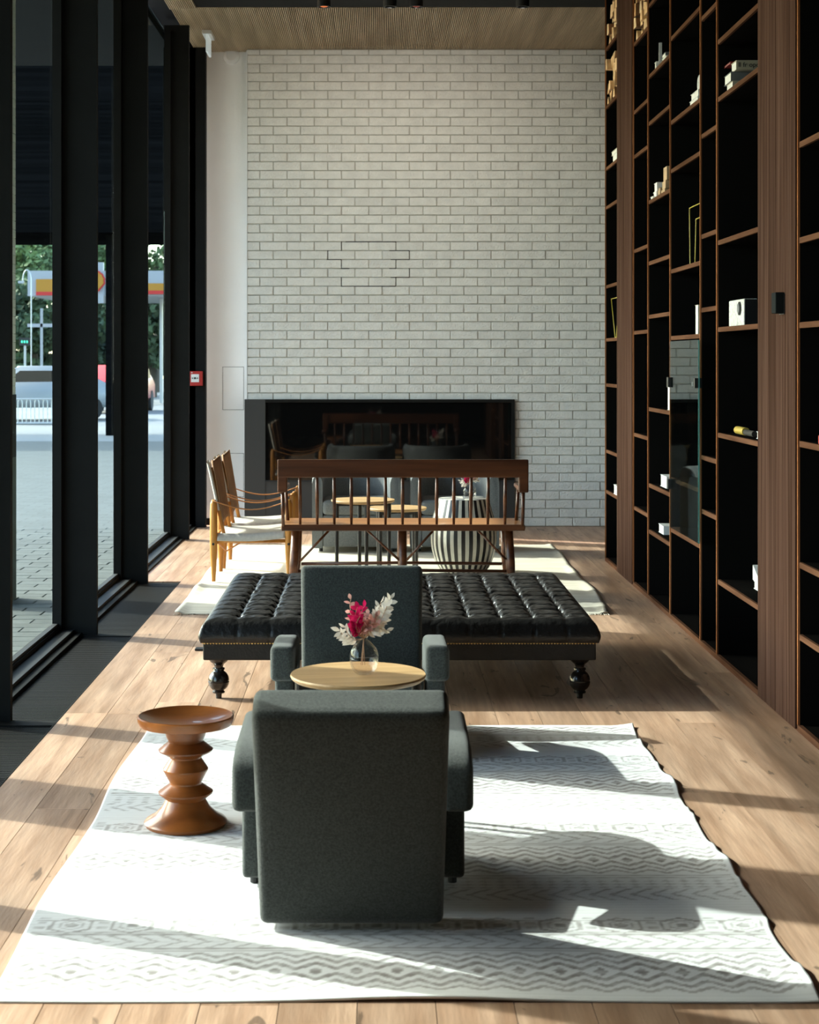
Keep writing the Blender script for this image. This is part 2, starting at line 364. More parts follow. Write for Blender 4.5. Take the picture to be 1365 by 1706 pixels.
# ---- white side panel wall left of the bricks
YW = 16.25
wp = mbox('wall_panel', -1.62, -1.22, YW, YW+0.2, 0.06, CEIL+0.1, M['plaster'], kind='structure')
mbox('corner_trim', -1.232, -1.222, YB-0.004, YW+0.01, 1.2, 4.49, M['plaster'], wp)
mbox('skirting', -1.62, -1.22, YW-0.01, YW+0.02, -0.02, 0.065, M['black_wall'], wp)
def hatch(x0, y0, x1, y1):
    a = at(x0, y0, YW); c = at(x1, y1, YW); w_ = 0.0035
    b = nb()
    box(b, a[0], c[0], YW-0.0015, YW+0.01, c[2], c[2]+w_); box(b, a[0], c[0], YW-0.0015, YW+0.01, a[2]-w_, a[2])
    box(b, a[0], a[0]+w_, YW-0.0015, YW+0.01, c[2]+w_, a[2]-w_); box(b, c[0]-w_, c[0], YW-0.0015, YW+0.01, c[2]+w_, a[2]-w_)
    o = obj('access_hatch', b, M['sill'], wp); return o
hatch(371, 611, 406.5, 683); hatch(371, 755, 406.5, 828)
# black end panel with the fire call point
mbox('wall_end_left', -2.0, -1.607, 16.0, 16.12, -0.1, CEIL+0.05, M['black_wall'], kind='structure')
mbox('wall_right', 2.19, 2.3, -3, 16.4, -0.1, CEIL+0.1, M['black_wall'], kind='structure')
mbox('wall_behind_shelves', 1.84, 2.19, 13.36, 13.40, 0, CEIL, M['black_wall'], kind='structure')
mbox('wall_front', -2.0, 2.7, -3.1, -3.0, -0.1, CEIL+0.1, M['black_wall'], kind='structure')
# ---- ceiling
mbox('ceiling', -2.0, 2.3, -3.0, 14.17, CEIL, CEIL+0.25, M['black_wall'], kind='structure')
cs = mbox('ceiling_slatted', -2.0, 2.6, 14.17, 16.4, CEIL+0.05, CEIL+0.25, M['black_wall'], kind='structure')
b = nb(); x = -1.72
while x < 2.2:
    box(b, x, x+0.0095, 14.19, YW, CEIL, CEIL+0.045); x += 0.0163
obj('slats', b, M['slat'], cs, kind='stuff')
b = nb(); x = -1.72
while x < -1.50:
    box(b, x, x+0.0095, 12.2, 14.17, CEIL-0.02, CEIL-0.001); x += 0.0163
obj('slats_by_window', b, M['slat'], cs, kind='stuff')
mbox('slat_backing', -1.72, 2.2, 14.19, YW, CEIL+0.03, CEIL+0.05, M['black_wall'], cs)

# ---- window wall: fins, frames, panes
FINS = [-1.87, 0.46, 3.96, 5.12, 7.45, 9.78, 12.05, 14.93, 16.0]
XF = [-1.60]*5+[-1.605, -1.62, -1.643, -1.7]
for i, y in enumerate(FINS):
    n = 'trim_%d' % (i+1)
    o = mbox(n, XG-0.01, XF[i], y, y+0.045, -0.03, CEIL-0.001 if y < 14.17 else CEIL-0.001, M['black_metal'], kind='structure')
mbox('wall_light_block_left', -2.05, -1.84, -3.1, 4.0, -0.1, CEIL+0.05, M['black_wall'], kind='structure')  # unseen wall added instead of windows to cut the sky light
for i in range(2, len(FINS)-1):
    y0, y1 = FINS[i]+0.045, FINS[i+1]
    if i == 6: ys = y1-0.55
    wd = thing('window_%d' % (i+1), None, None, (XG, y0, 0)); wd['kind'] = 'structure'
    def W(name, x0, x1, a, c, z0, z1, mat): 
        o = mbox(name, x0, x1, a, c, z0, z1, mat, wd); return L2(o)
    far = 0.045
    W('frame', XG, XG+0.05, y1-far, y1, -0.03, CEIL-0.05, M['black_metal'])
    W('frame', XG, XG+0.05, y0, y0+0.045, -0.03, CEIL-0.05, M['black_metal'])
    W('bottom_rail', XG-0.02, XG+0.04, y0+0.045, y1-far, -0.03, 0.055, M['black_metal'])
    W('glazing_bead', XG+0.001, XG+0.03, y0+0.06, y1-far, 0.055, 0.07, M['sill'])
    W('sill', XG+0.04, -1.735, y0, y1, -0.03, 0.03, M['sill'])
    W('kick_plate', -1.735, -1.69, y0, y1, -0.04, 0.012, M['black_metal'])
    W('pane', XG-0.008, XG, y0+0.06, y1-far, 0.055, CEIL-0.05, M['window_glass'])

# ================================================================ OUTSIDE
# pavement
gm = pmat('paving_ground', (0.30, 0.31, 0.30), 0.85, noise=0.2, nscale=2, coords='World')
nt = gm.node_tree; N = nt.nodes; L = nt.links
bt = N.new('ShaderNodeTexBrick'); g = N.new('ShaderNodeNewGeometry'); L.new(g.outputs['Position'], bt.inputs['Vector'])
bt.inputs['Scale'].default_value = 1.0; bt.inputs['Brick Width'].default_value = 0.30; bt.inputs['Row Height'].default_value = 0.16
bt.inputs['Mortar Size'].default_value = 0.008; bt.inputs['Color1'].default_value = (0.065, 0.075, 0.072, 1); bt.inputs['Color2'].default_value = (0.05, 0.058, 0.055, 1)
bt.inputs['Mortar'].default_value = (0.04, 0.04, 0.04, 1); L.new(bt.outputs['Color'], N['Principled BSDF'].inputs['Base Color'])
ground = mbox('ground', -60, -1.95, -10, 34, -0.3, -0.062, gm, kind='structure')
um = bpy.data.meshes.new('paver'); b = nb(); box(b, -0.1505, 0.1505, -0.081, 0.081, -0.05, 0.0)
bmesh.ops.bevel(b, geom=[e for e in b.edges if all(v.co.z > -0.01 for v in e.verts)], offset=0.004, segments=1, affect='EDGES')
b.to_mesh(um); b.free(); um.materials.append(M['paver'])
for j in range(50):
    for i in range(6):
        o = bpy.data.objects.new('paver', um); COL.objects.link(o); o.parent = ground
        o.location = (-1.97-0.305*i-(0.15 if j % 2 else 0), 8.2+0.165*j, -0.035+random.uniform(-0.0015, 0.0015))
rd = pmat('pale_road', (0.17, 0.18, 0.18), 0.9, noise=0.15, nscale=0.3, coords='World')
mbox('ground_road', -90, 60, 34, 140, -0.3, -0.06, rd, kind='structure')
# canopy over the windows and its two posts; dark building spanning further on
mbox('canopy_roof', -5.1, -1.95, -4, 17, 4.50, 4.9, M['black_metal'], kind='structure')
post = thing('canopy_post', 'pillar outside the windows under the canopy, brick face imitating the wall reflected in the glass', 'pillar', (-2.62, 11.36, -0.06))
def mk_post(root):  # brick face and black band imitate the room's reflection in the glass
    b = nb(); box(b, -0.17, 0.17, -0.18, 0.18, 1.40, 4.55); obj('core', b, M['mortar'], root)
    b = nb()
    for r in range(53):
        z = 1.40+r*0.0585
        if z+0.0585 > 4.55: break
        off = 0.0 if r % 2 else 0.06
        for x0, x1 in ((-0.176, -0.06+off), (-0.057+off, 0.06+off), (0.063+off, 0.176)):
            if x1-x0 > 0.02: box(b, x0, x1, -0.186, 0.186, z+0.002, z+0.0565)
    obj('reflection_brick_face', b, M['brick'], root, kind='stuff')
    b = nb(); box(b, -0.18, 0.18, -0.19, 0.19, 0.98, 1.40); obj('reflection_band', b, M['black_metal'], root, label='black band')
    b = nb(); box(b, -0.18, 0.18, -0.19, 0.19, 0.0, 0.98); obj('plinth', b, M['paver'], root)
mk_post(post)
p2 = copy_tree(post); p2.location = (-2.62, 6.71, -0.06); p2['label'] = 'nearer unseen pillar under the canopy, same reflection-copy face, just outside the frame at left'
fb = thing('distant_building', 'dark clad upper storey of a building standing across the paving', 'building', (-7, 38, 4.2))
L2(mbox('overhang', -20, -1.9, 36, 40, 4.25, 8.5, M['far_dark'], fb))
for x in (-19, -11.4, -5.80):
    L2(mbox('column', x, x+0.3, 36.5, 36.8, -0.1, 4.25, M['far_dark'], fb))
# petrol station canopy
ps = thing('petrol_station_canopy', 'white petrol station canopy with yellow and red band seen through the windows', 'canopy', (-10, 61, 0))
def px_box(name, px0, px1, py0, py1, Y, d, mat, par, r=0.0):
    a = at(px0, py1, Y); c = at(px1, py0, Y)
    o = mbox(name, a[0], c[0], Y, Y+d, a[2], c[2], mat, par, r)
    if par: L2(o) if par.rotation_euler.z == 0 else None
    return o
px_box('fascia', 46, 340, 451, 493, 60, 8, M['white_paint'], ps)
px_box('yellow_band', 60, 120, 465, 486, 59.9, 0.1, M['yellow_paint'], ps)
px_box('red_band', 60, 120, 486, 492, 59.9, 0.1, M['red'], ps)
px_box('yellow_band', 205, 340, 472, 484, 59.9, 0.1, M['yellow_paint'], ps)
px_box('red_band', 205, 340, 484, 490, 59.9, 0.1, M['red'], ps)
px_box('sign_panel', 146, 172, 437, 505, 59.7, 0.2, M['white_paint'], ps)
px_box('column', 266, 270, 493, 672, 62, 0.3, M['steel'], ps)
px_box('column', 120, 124, 493, 672, 62, 0.3, M['steel'], ps)
def shell(sc, dy, mat, nm):
    c = at(157, 468, 59.6); b = nb(); pts = []
    for k in range(57):
        a = math.radians(-20+220*k/56); rr = 0.36*sc*(1+0.07*abs(math.sin(a*7)))
        pts.append((c[0]+rr*math.cos(a), c[2]+rr*math.sin(a)))
    pts += [(c[0]-0.16*sc, c[2]-0.36*sc), (c[0]+0.16*sc, c[2]-0.36*sc)]
    f1 = [b.verts.new((x, 59.6-dy, z)) for x, z in pts]; f2 = [b.verts.new((x, 59.7, z)) for x, z in pts]
    b.faces.new(f1); b.faces.new(f2[::-1])
    for k in range(len(pts)): b.faces.new((f1[k], f1[(k+1) % len(pts)], f2[(k+1) % len(pts)], f2[k]))
    L2(obj(nm, b, mat, ps))
shell(1.0, 0.0, M['red'], 'emblem'); shell(0.86, 0.03, M['yellow_paint'], 'emblem_face')
# trees
def blob_tree(name, px, top, base_y, Y, w_, mat, label):
    X = (px-VX)*Y/F; zt = CZ+(VY-top)*Y/F; zb = CZ+(VY-base_y)*Y/F
    t = thing(name, label, 'tree', (X, Y, 0), 0, 'trees beyond the petrol station')
    rr = random.Random(int(px*7+Y)); hw = w_/2; hh = (zt-zb)/2; cz = (zt+zb)/2; V_ = []; Q_ = []
    clumps = []
    while len(clumps) < 26:
        u, v, q = rr.uniform(-1, 1), rr.uniform(-1, 1), rr.uniform(-1, 1)
        if u*u+v*v*0.8+q*q < 1.1: clumps.append((u*hw*0.9, q*1.5, cz+v*hh*0.9, rr.uniform(0.6, 1.05)))
    for k in range(5200):
        c = clumps[k % 26]; d = Vector((rr.gauss(0, 1), rr.gauss(0, 1), rr.gauss(0, 1))).normalized()*c[3]*rr.uniform(0.75, 1.02)
        p = Vector((c[0], c[1], c[2]))+Vector((d.x, d.y, d.z*0.8))
        e1 = Vector((rr.gauss(0, 1), rr.gauss(0, 1), rr.gauss(0, 1))).normalized()*rr.uniform(0.11, 0.20); e2 = e1.orthogonal().normalized()*e1.length*0.7
        n_ = len(V_); V_ += [p-e1, p+e2, p+e1, p-e2]; Q_.append((n_, n_+1, n_+2, n_+3))
    me = bpy.data.meshes.new('foliage'); me.from_pydata([tuple(v) for v in V_], [], Q_); me.update(); link('foliage', me, mat, t, kind='stuff')
    b = nb(); tube(b, [(0, 0, -0.1), (0.1, 0, max(zb, 1.5)*0.7), (0, 0, cz)], [0.3, 0.22, 0.1], 8); obj('trunk', b, M['bark'], t)
tl = ['tall pale green tree rising over the petrol station canopy, leftmost', 'tall pale green tree above the canopy seen through the second window', 'tall pale green tree above the canopy seen through the third window']
for k, px in enumerate((40, 150, 260)): blob_tree('tree', px, 330, 520, 84+5.5*(k%2), 3.9, M['foliage2'], tl[k])
dl = ['dark tree under the canopy line, leftmost in the first window', 'dark tree under the canopy line, behind the second window', 'dark tree under the canopy line, behind the third window']
for k, px in enumerate((55, 150, 250)): blob_tree('dark_tree', px, 480, 640, 73+4.2*(k%2), 3.6, M['foliage'], dl[k])
# vehicles
def car(name, label, loc, rz, mat, L_=4.2, W_=1.75, H_=1.45):
    t = thing(name, label, 'car', loc, rz)
    pr = [(-L_/2, 0.35), (-L_/2, 0.8), (-L_*0.28, 0.92), (-L_*0.14, H_), (L_*0.22, H_), (L_*0.40, 0.95), (L_/2, 0.88), (L_/2, 0.35)]
    b = nb()
    A = [b.verts.new((x, -W_/2*(0.82 if z > 1.2 else 1), z)) for x, z in pr]; B = [b.verts.new((x, W_/2*(0.82 if z > 1.2 else 1), z)) for x, z in pr]
    b.faces.new(A); b.faces.new(B[::-1])
    for k in range(len(pr)): b.faces.new((A[k], A[(k+1) % len(pr)], B[(k+1) % len(pr)], B[k]))
    bmesh.ops.bevel(b, geom=list(b.edges), offset=0.06, segments=2, affect='EDGES'); obj('body', b, mat, t, smooth=True)
    for s in (-1, 1):
        for x in (-L_*0.31, L_*0.31):
            b = nb(); tube(b, [(x, s*(W_/2-0.2), 0.32), (x, s*(W_/2+0.01), 0.32)], 0.32, 20); obj('wheel', b, M['tyre'], t)
        b = nb(); y = s*W_/2*0.92
        q = [b.verts.new((x, y+dy*s, z)) for dy in (0.035, -0.03) for x, z in ((-L_*0.24, 0.96), (-L_*0.13, H_-0.12), (L_*0.20, H_-0.12), (L_*0.34, 0.96))]
        b.faces.new(q[:4]); b.faces.new(q[4:][::-1])
        for k in range(4): b.faces.new((q[k], q[(k+1) % 4], q[4+(k+1) % 4], q[4+k]))
        obj('side_window', b, M['fire_glass'], t)
    for s in (-1, 1): mbox('head_lamp', -L_/2-0.02, -L_/2+0.05, s*0.6-0.18, s*0.6+0.18, 0.62, 0.76, M['white_plastic'], t)
    mbox('bumper', -L_/2-0.05, -L_/2+0.1, -W_/2+0.05, W_/2-0.05, 0.3, 0.5, M['tyre'], t)
car('white_car', 'white car parked beyond the paving outside the first window', (-9.1, 46.0, -0.06), 0.25, M['white_paint'])
car('red_car', 'red car with a white bumper strip seen through the second window', (-8.03, 53, -0.06), PI/2, M['red_paint'])
rk = thing('bicycle_rack', 'grey steel bar rack standing on the pale road in front of the white car', 'rack', (-8.3, 42.5, -0.06))
for k in range(9):
    x = -0.85+0.21*k
    b = nb(); tube(b, [(x, 0, 0), (x, 0, 0.55), (x+0.02, 0, 0.62), (x+0.09, 0, 0.62), (x+0.11, 0, 0.55), (x+0.11, 0, 0)], 0.014, 6); obj('hoop', b, M['steel'], rk)
b = nb(); tube(b, [(-0.95, 0, 0.03), (1.0, 0, 0.03)], 0.03, 6); tube(b, [(-0.95, 0, 0.64), (1.0, 0, 0.64)], 0.02, 6); obj('rail', b, M['steel'], rk)
sl = thing('street_lamp', 'grey street lamp with a curved arm outside above the station canopy', 'lamp', (at(52, 600, 56)[0], 56, -0.06))
b = nb(); pts = [(0, 0, 0), (0, 0, 4.2)]+[(-0.14+0.14*math.cos(a), 0, 4.2+0.36*math.sin(a)) for a in np.linspace(0.2, PI, 10)]
tube(b, pts, 0.02, 6); obj('pole', b, M['steel'], sl); mbox('lamp_head', -0.42, -0.24, -0.06, 0.06, 4.12, 4.2, M['steel'], sl)
tf = thing('traffic_signal', 'traffic signal showing green lights behind the first window', 'signal', (at(41, 570, 66)[0], 66, 0))
mbox('housing', -0.2, 0.2, 0, 0.2, 2.1, 2.4, M['box_black'], tf); mbox('mast', -0.04, 0.04, 0.05, 0.13, -0.1, 2.1, M['steel'], tf)
for k in (-1, 0, 1): mbox('lens', k*0.1-0.025, k*0.1+0.025, -0.03, 0.0, 2.2, 2.29, M['green_light'], tf)
rb = thing('road_sign', 'white horizontal road barrier arm with a small upright in front of dark trees', 'barrier', (at(70, 600, 58)[0], 58, 0))
mbox('arm', -0.5, 1.2, 0, 0.05, 2.66, 2.78, M['white_paint'], rb); mbox('post', -0.06, 0.02, 0, 0.06, -0.1, 3.3, M['white_paint'], rb)

# ================================================================ FIREPLACE
fpz = thing('fireplace', 'long black glass fronted fireplace set low in the white brick wall', 'fireplace', (0, YB, 0))
L2(mbox('side_panel', FX0, -1.05, YB-0.045, YB+0.06, 0, FZ, M['fire_frame'], fpz))
L2(mbox('lower_panel', -1.05, FX1, YB-0.04, YB+0.06, 0, 0.425, M['fire_frame'], fpz))
L2(mbox('frame_top', -1.05, FX1, YB-0.045, YB+0.06, FZ-0.03, FZ, M['black_metal'], fpz))
L2(mbox('frame_right', FX1-0.03, FX1, YB-0.045, YB+0.06, 0.425, FZ-0.03, M['black_metal'], fpz))
L2(mbox('glass_front', -1.05, FX1-0.03, YB-0.03, YB+0.05, 0.432, FZ-0.03, M['fire_glass'], fpz))
L2(mbox('sill_strip', -1.05, FX1, YB-0.055, YB-0.035, 0.425, 0.437, M['sill'], fpz))

# ================================================================ CALL POINT, EXIT SIGN, DETECTOR, DOWNLIGHTS
a = at(318, 643, 16.0); c = at(338, 618, 16.0)
cp = thing('fire_call_point', 'red fire alarm call point on the black wall left of the bricks', 'alarm', ((a[0]+c[0])/2, 16.0, (a[2]+c[2])/2))
mbox('housing', -0.058, 0.058, -0.05, 0.0, -0.068, 0.068, M['red'], cp, 0.004)
mbox('press_plate', -0.048, 0.026, -0.054, -0.049, -0.034, 0.04, M['white_plastic'], cp)
b = nb(); tube(b, [(-0.011, -0.056, 0.003), (-0.011, -0.053, 0.003)], 0.010, 16); obj('centre_dot', b, M['ink'], cp)
for s in (-1, 1):
    b = nb(); q = [b.verts.new((-0.011+s*x, y, 0.003+z)) for y in (-0.0565, -0.053) for x, z in ((0.032, 0.0), (0.018, 0.008), (0.018, -0.008))]
    b.faces.new(q[:3]); b.faces.new(q[3:][::-1]); 
    for k in range(3): b.faces.new((q[k], q[(k+1) % 3], q[3+(k+1) % 3], q[3+k]))
    obj('arrow', b, M['ink'], cp)
mbox('indicator', -0.046, -0.036, -0.053, -0.049, 0.05, 0.06, M['white_plastic'], cp)
X = (349-VX)*15.4/F
ex = thing('exit_sign', 'small white hanging emergency sign on the slatted ceiling above the left wall', 'sign', (X, 15.4, CEIL))
mbox('mount', -0.042, 0.042, -0.26, 0.08, -0.035, 0.0, M['white_plastic'], ex, 0.005)
mbox('acrylic_blade', -0.008, 0.012, -0.25, 0.05, -0.19, -0.035, M['exit_glow'], ex)
sm = thing('smoke_detector', 'round white smoke detector high on the white wall', 'detector', ((386-VX)*YW/F, YW, 4.46))
b = nb(); lathe(b, [(0.0, 0.05), (0.05, 0.05), (0.075, 0.03), (0.078, 0.0), (0, 0)], 28); o = obj('body', b, M['white_plastic'], sm); o.rotation_euler = (PI/2, 0, 0)
b = nb(); tube(b, [(0, -0.058, 0), (0, -0.045, 0)], 0.012, 12); obj('test_button', b, M['white_plastic'], sm)
for px, m_, lab in ((540, 'lamp_orange', 'round black ceiling spotlight glowing bright amber'), (650, None, 'dark unlit ceiling spotlight between the two amber ones'),
                    (694, 'lamp_dim', 'round ceiling spotlight glowing faint red'), (871, None, 'dark unlit ceiling spotlight at the right of the row')):
    Yl = 13.9; t = thing('ceiling_spotlight', lab, 'light', ((px-VX)*Yl/F, Yl, CEIL+0.02), 0, 'spotlights along the dark ceiling edge')
    b = nb(); lathe(b, [(0.0, 0.0), (0.055, 0.0), (0.055, -0.075), (0.042, -0.075), (0.040, -0.055), (0.0, -0.05)], 28); obj('housing', b, M['box_black'], t)
    sl_ = bpy.data.lights.new('added_wall_wash', 'SPOT'); sl_.energy = 24; sl_.spot_size = math.radians(125); sl_.spot_blend = 1.0; sl_.shadow_soft_size = 0.04; sl_.color = (1.0, 0.93, 0.82)  # beam added in every fixture to brighten the brick wall
    lo = bpy.data.objects.new('added_wall_wash', sl_); COL.objects.link(lo); lo.parent = t; lo.location = (0, 0.02, -0.10); lo.rotation_euler = Vector((0, 1.0, -0.95)).to_track_quat('-Z', 'Y').to_euler()
    if m_:
        b = nb(); lathe(b, [(0, -0.052), (0.036, -0.056), (0.03, -0.07), (0.0, -0.079)], 20); obj('lamp', b, M[m_], t)

# ================================================================ BOOKCASE
XB = 1.79
def yb(px): return XB*F/(px-VX)
bc = thing('bookcase', 'full height black bookcase with walnut edges covering the right wall', 'bookcase', (XB, 9, 0))
def B(name, x0, x1, y0, y1, z0, z1, mat, **kw): return L2(mbox(name, x0, x1, y0, y1, z0, z1, mat, bc, **kw))
YE = 3.6
B('back_panel', 2.16, 2.185, YE, yb(1009), 0, CEIL-0.04, M['case_black'])
B('plinth', XB+0.014, 2.16, YE, yb(1009), 0, 0.026, M['case_black'])
B('plinth_strip', XB-0.004, XB+0.014, YE, yb(1009), 0, 0.028, M['walnut_shelf'])
divs = [1009.5, 1030.5, 1056, 1080.5, 1117.5, 1168, 1195.5, 1266.5, 1331]
for px in divs+[1430, 1475, 1560, 1700, 1800]:
    y = yb(px)
    d = B('divider', XB+0.004, 2.16, y-0.007, y+0.007, 0.028, CEIL-0.04, M['case_black'])
    e = mbox('edge_strip', XB-0.005, XB+0.004, y-0.007, y+0.007, 0.028, CEIL-0.04, M['walnut_edge'], d)
for a, c in ((1030.5, 1056), (1266.5, 1331), (1560, 1700)):
    y1, y0 = yb(a)-0.008, yb(c)+0.008
    n = 6; w_ = (y1-y0)/n
    for k in range(n): B('veneer_panel', XB-0.012, XB+0.012, y0+k*w_+0.0012, y0+(k+1)*w_-0.0012, 0.01, CEIL-0.04, M['walnut_panel'] if 'walnut_panel' in M else M.setdefault('walnut_panel', wood('walnut_panel', (0.036, 0.0185, 0.013), (0.082, 0.047, 0.035), 0.8, 'Z', 40, 0.06, 'World', k=0.02, spec=0.0)))
    B('panel_core', XB+0.011, 2.16, y0, y1, 0.028, CEIL-0.04, M['case_black'])
def hz(px, py): s = (px-VX)/XB; return CZ-(py-VY)/s
SH = {}
SH['A'] = (1009.5, 1030.5, [4.008, 3.554, 3.074, 2.77, 2.154, 1.74, 1.389, 0.873, 0.557])
SH['B'] = (1056, 1080.5, [3.779, 3.305, 2.996, 2.34, 1.774, 1.066, 0.556])
SH['C'] = (1080.5, 1117.5, [3.914, 3.447, 3.138, 2.622, 2.22, 1.869, 1.262, 0.761, 0.4575])
SH['D'] = (1117.5, 1168, [3.539, 3.028, 2.733, 2.124, 1.719, 0.861, 0.5525])
SH['E'] = (1168, 1195.5, [3.466, 2.817, 2.265, 1.861, 1.05, 0.753])
SH['F'] = (1195.5, 1266.5, [3.253, 2.952, 2.201, 1.746, 1.193, 0.4235])
SH['G'] = (1331, 1430, [2.499, 2.094, 1.735, 1.232, 0.719, 0.414])
SH['H'] = (1430, 1475, [3.0, 2.2, 1.3, 0.6]); SH['I'] = (1475, 1560, [2.7, 1.9, 1.4, 0.8]); SH['J'] = (1700, 1800, [2.5, 1.7, 1.1, 0.5])
for k, (a, c, hs) in SH.items():
    for h in hs:
        y0, y1 = yb(c)+0.0075, yb(a)-0.0075
        s_ = B('shelf', XB+0.014, 2.16, y0, y1, h-0.024, h-0.001, M['case_black'])
        mbox('front_edge', XB+0.001, XB+0.014, y0, y1, h-0.0245, h, M['walnut_shelf'], s_)
# glass door
y0, y1 = 1.765*F/(1165.5-VX), 1.765*F/(1117.5-VX)
gd = B('glass_door', XB-0.03, XB-0.024, y0, y1, 0.57, 1.685, M['door_glass'])
mbox('door_edge', XB-0.031, XB-0.023, y0-0.005, y0, 0.57, 1.685, M['glass_edge'], gd)
for z in (1.44, 0.83):
    mbox('hinge', XB-0.045, XB+0.01, y1-0.03, y1+0.02, z-0.03, z+0.03, M['box_black'], gd)
mbox('lock', XB-0.05, XB-0.01, y0, y0+0.03, 1.42, 1.475, M['box_black'], gd)
mbox('lock_pin', XB-0.054, XB-0.05, y0+0.05, y0+0.062, 1.43, 1.455, M['steel'], gd)
# black box device on the veneer panel
yd = 1.75*F/(1293.5-VX)
dv = thing('wall_sensor', 'small black box mounted on the walnut pillar of the bookcase', 'sensor', (XB-0.012, yd, hz(1293, 507)))
mbox('casing', -0.04, 0.0, -0.04, 0.04, -0.046, 0.046, M['box_face'], dv, 0.004); mbox('back_plate', -0.004, 0.0, -0.045, 0.045, -0.05, 0.04, M['box_black'], dv)

# ---- things on the shelves
def book(name, x, y, z, w_, d, h, cover, label, group, rz=0.0, page=None, spine='y-'):
    """lies flat: w_ along X, d along Y, h thick"""
    t = thing(name, label, 'book', (x, y, z), rz, group)
    ct = 0.0025
    b = nb(); box(b, -w_/2, w_/2, -d/2, d/2, 0, ct); box(b, -w_/2, w_/2, -d/2, d/2, h-ct, h); box(b, -w_/2, w_/2, -d/2, -d/2+ct, ct, h-ct); obj('cover', b, M[cover], t)
    mbox('pages', -w_/2+0.004, w_/2-0.004, -d/2+ct, d/2-0.004, ct, h-ct, M['paper'], t); return t
def pbook(x0, w_, px_near, d, z, h, cover, label, group):
    """book lying flat whose near front corner shows at that column of the photograph, the pages facing the room"""
    y = x0*F/(px_near-VX); return book('book', x0+w_/2, y+d/2, z, w_, d, h, cover, label, group)
zF = 2.952
g = 'books stacked high on the wide shelf'
bA = pbook(1.825, 0.24, 1221, 0.16, zF, 0.055, 'book_cream', 'white paged book at the bottom of the tall shelf stack', g)
bB = pbook(1.820, 0.25, 1218, 0.17, zF+0.055, 0.05, 'book_grey', 'thick grey covered book in the middle of the stack', g)
bC = pbook(1.835, 0.23, 1227, 0.13, zF+0.105, 0.048, 'book_cream', 'cream book with black lettering on its spine near the top of the stack', g)
bD = pbook(1.825, 0.24, 1217, 0.19, zF+0.153, 0.010, 'book_red', 'thin dark red book lying on top of the stack', g)
fc = bpy.data.curves.new('lettering', 'FONT'); fc.body = 'll fr opdun'; fc.size = 0.034; fc.extrude = 0.0005; fc.align_x = 'LEFT'; fc.align_y = 'CENTER'
fo = bpy.data.objects.new('lettering', fc); COL.objects.link(fo); bpy.context.view_layer.update(); me_ = bpy.data.meshes.new_from_object(fo.evaluated_get(bpy.context.evaluated_depsgraph_get())); bpy.data.objects.remove(fo)
fo = link('lettering', me_, None, bC); me_.materials.clear(); me_.materials.append(M['ink']); fo.location = (-0.105, -0.0655, 0.024); fo.rotation_euler = (PI/2, 0, 0)
zD = 3.028; g = 'white books on the high shelf beside the wide one'
pbook(1.82, 0.16, 1139, 0.25, zD, 0.022, 'book_white', 'thin white book lying flat at the far end of the high shelf', g)
b1 = pbook(1.82, 0.18, 1163, 0.26, zD, 0.045, 'book_white', 'white book at the bottom of the pair under the round ornament', g)
pbook(1.825, 0.17, 1164, 0.24, zD+0.045, 0.04, 'book_white', 'white book lying on another under the round ornament', g)
st = thing('stone_ornament', 'pale rounded stone ornament standing on two white books', 'ornament', (1.90, b1.location.y-0.02, zD+0.085))
b = nb(); lathe(b, smoothprof([(0, 0), (0.055, 0), (0.062, 0.05), (0.055, 0.09), (0.03, 0.112), (0, 0.115)], 3), 20); obj('stone', b, M['concrete'], st, smooth=True)
pbook(1.83, 0.04, 1163.5, 0.10, 1.719, 0.17, 'book_cream', 'pale upright book half hidden by the divider above the glass door', 'upright books beside dividers')
zC = 3.447; yC = yb(1117.5)
pbook(1.83, 0.14, 1110, 0.16, zC, 0.055, 'book_white', 'white book lying right of an upright white card, very high', 'high white books')
pbook(1.83, 0.13, 1109, 0.14, zC+0.055, 0.025, 'book_grey', 'grey book on top of the very high white book', 'high white books')
o = mbox('upright_card', 1.835, 1.855, yC+0.70, yC+0.706, zC, zC+0.19, M['white_plastic']); tag(o, 'thin white card standing upright on the high shelf', 'card')
pbook(1.80, 0.10, 1093.5, 0.07, zC, 0.05, 'book_white', 'small white block book at the foot of the upright card', 'high white books')
zC = 2.622
pbook(1.80, 0.13, 1088, 0.10, zC, 0.02, 'book_white', 'thin white book at the far left of the block shelf', 'white books beside the pale wooden blocks')
pbook(1.81, 0.10, 1094, 0.13, zC, 0.045, 'book_white', 'white book under another beside the wooden blocks', 'white books beside the pale wooden blocks')
pbook(1.81, 0.09, 1095, 0.12, zC+0.045, 0.055, 'book_white', 'thick white book on top beside the wooden blocks', 'white books beside the pale wooden blocks')
for (pn, dz, w_, d, h, lab) in ((1108, 0, 0.20, 0.14, 0.035, 'flat pale wooden block at the bottom of the little pile'), (1109, 0.035, 0.20, 0.12, 0.05, 'cream block in the middle of the little pile'),
                                (1111, 0.085, 0.16, 0.12, 0.085, 'upright pale wooden block on top of the little pile'), (1100, 0.0, 0.07, 0.08, 0.06, 'small pale wooden block between the books and the pile')):
    y = 1.82*F/(pn-VX); o = mbox('wooden_block', 1.82, 1.82+w_, y, y+d, zC+dz, zC+dz+h, M['wood_block'], None, 0.003); tag(o, lab, 'block', 'wooden blocks on a shelf')
pbook(1.81, 0.05, 1116.5, 0.10, 1.262, 0.15, 'book_cream', 'cream upright book beside the glass door', 'upright books beside dividers')
pbook(1.83, 0.12, 1111, 0.24, 0.761, 0.075, 'book_white', 'thick white book lying flat left of the glass door', 'flat books left of the glass door')
pbook(1.83, 0.14, 1106, 0.20, 0.4575, 0.055, 'book_white', 'white edged book on the lowest shelf left of the glass door', 'flat books left of the glass door')
yf = yb(1266.5)
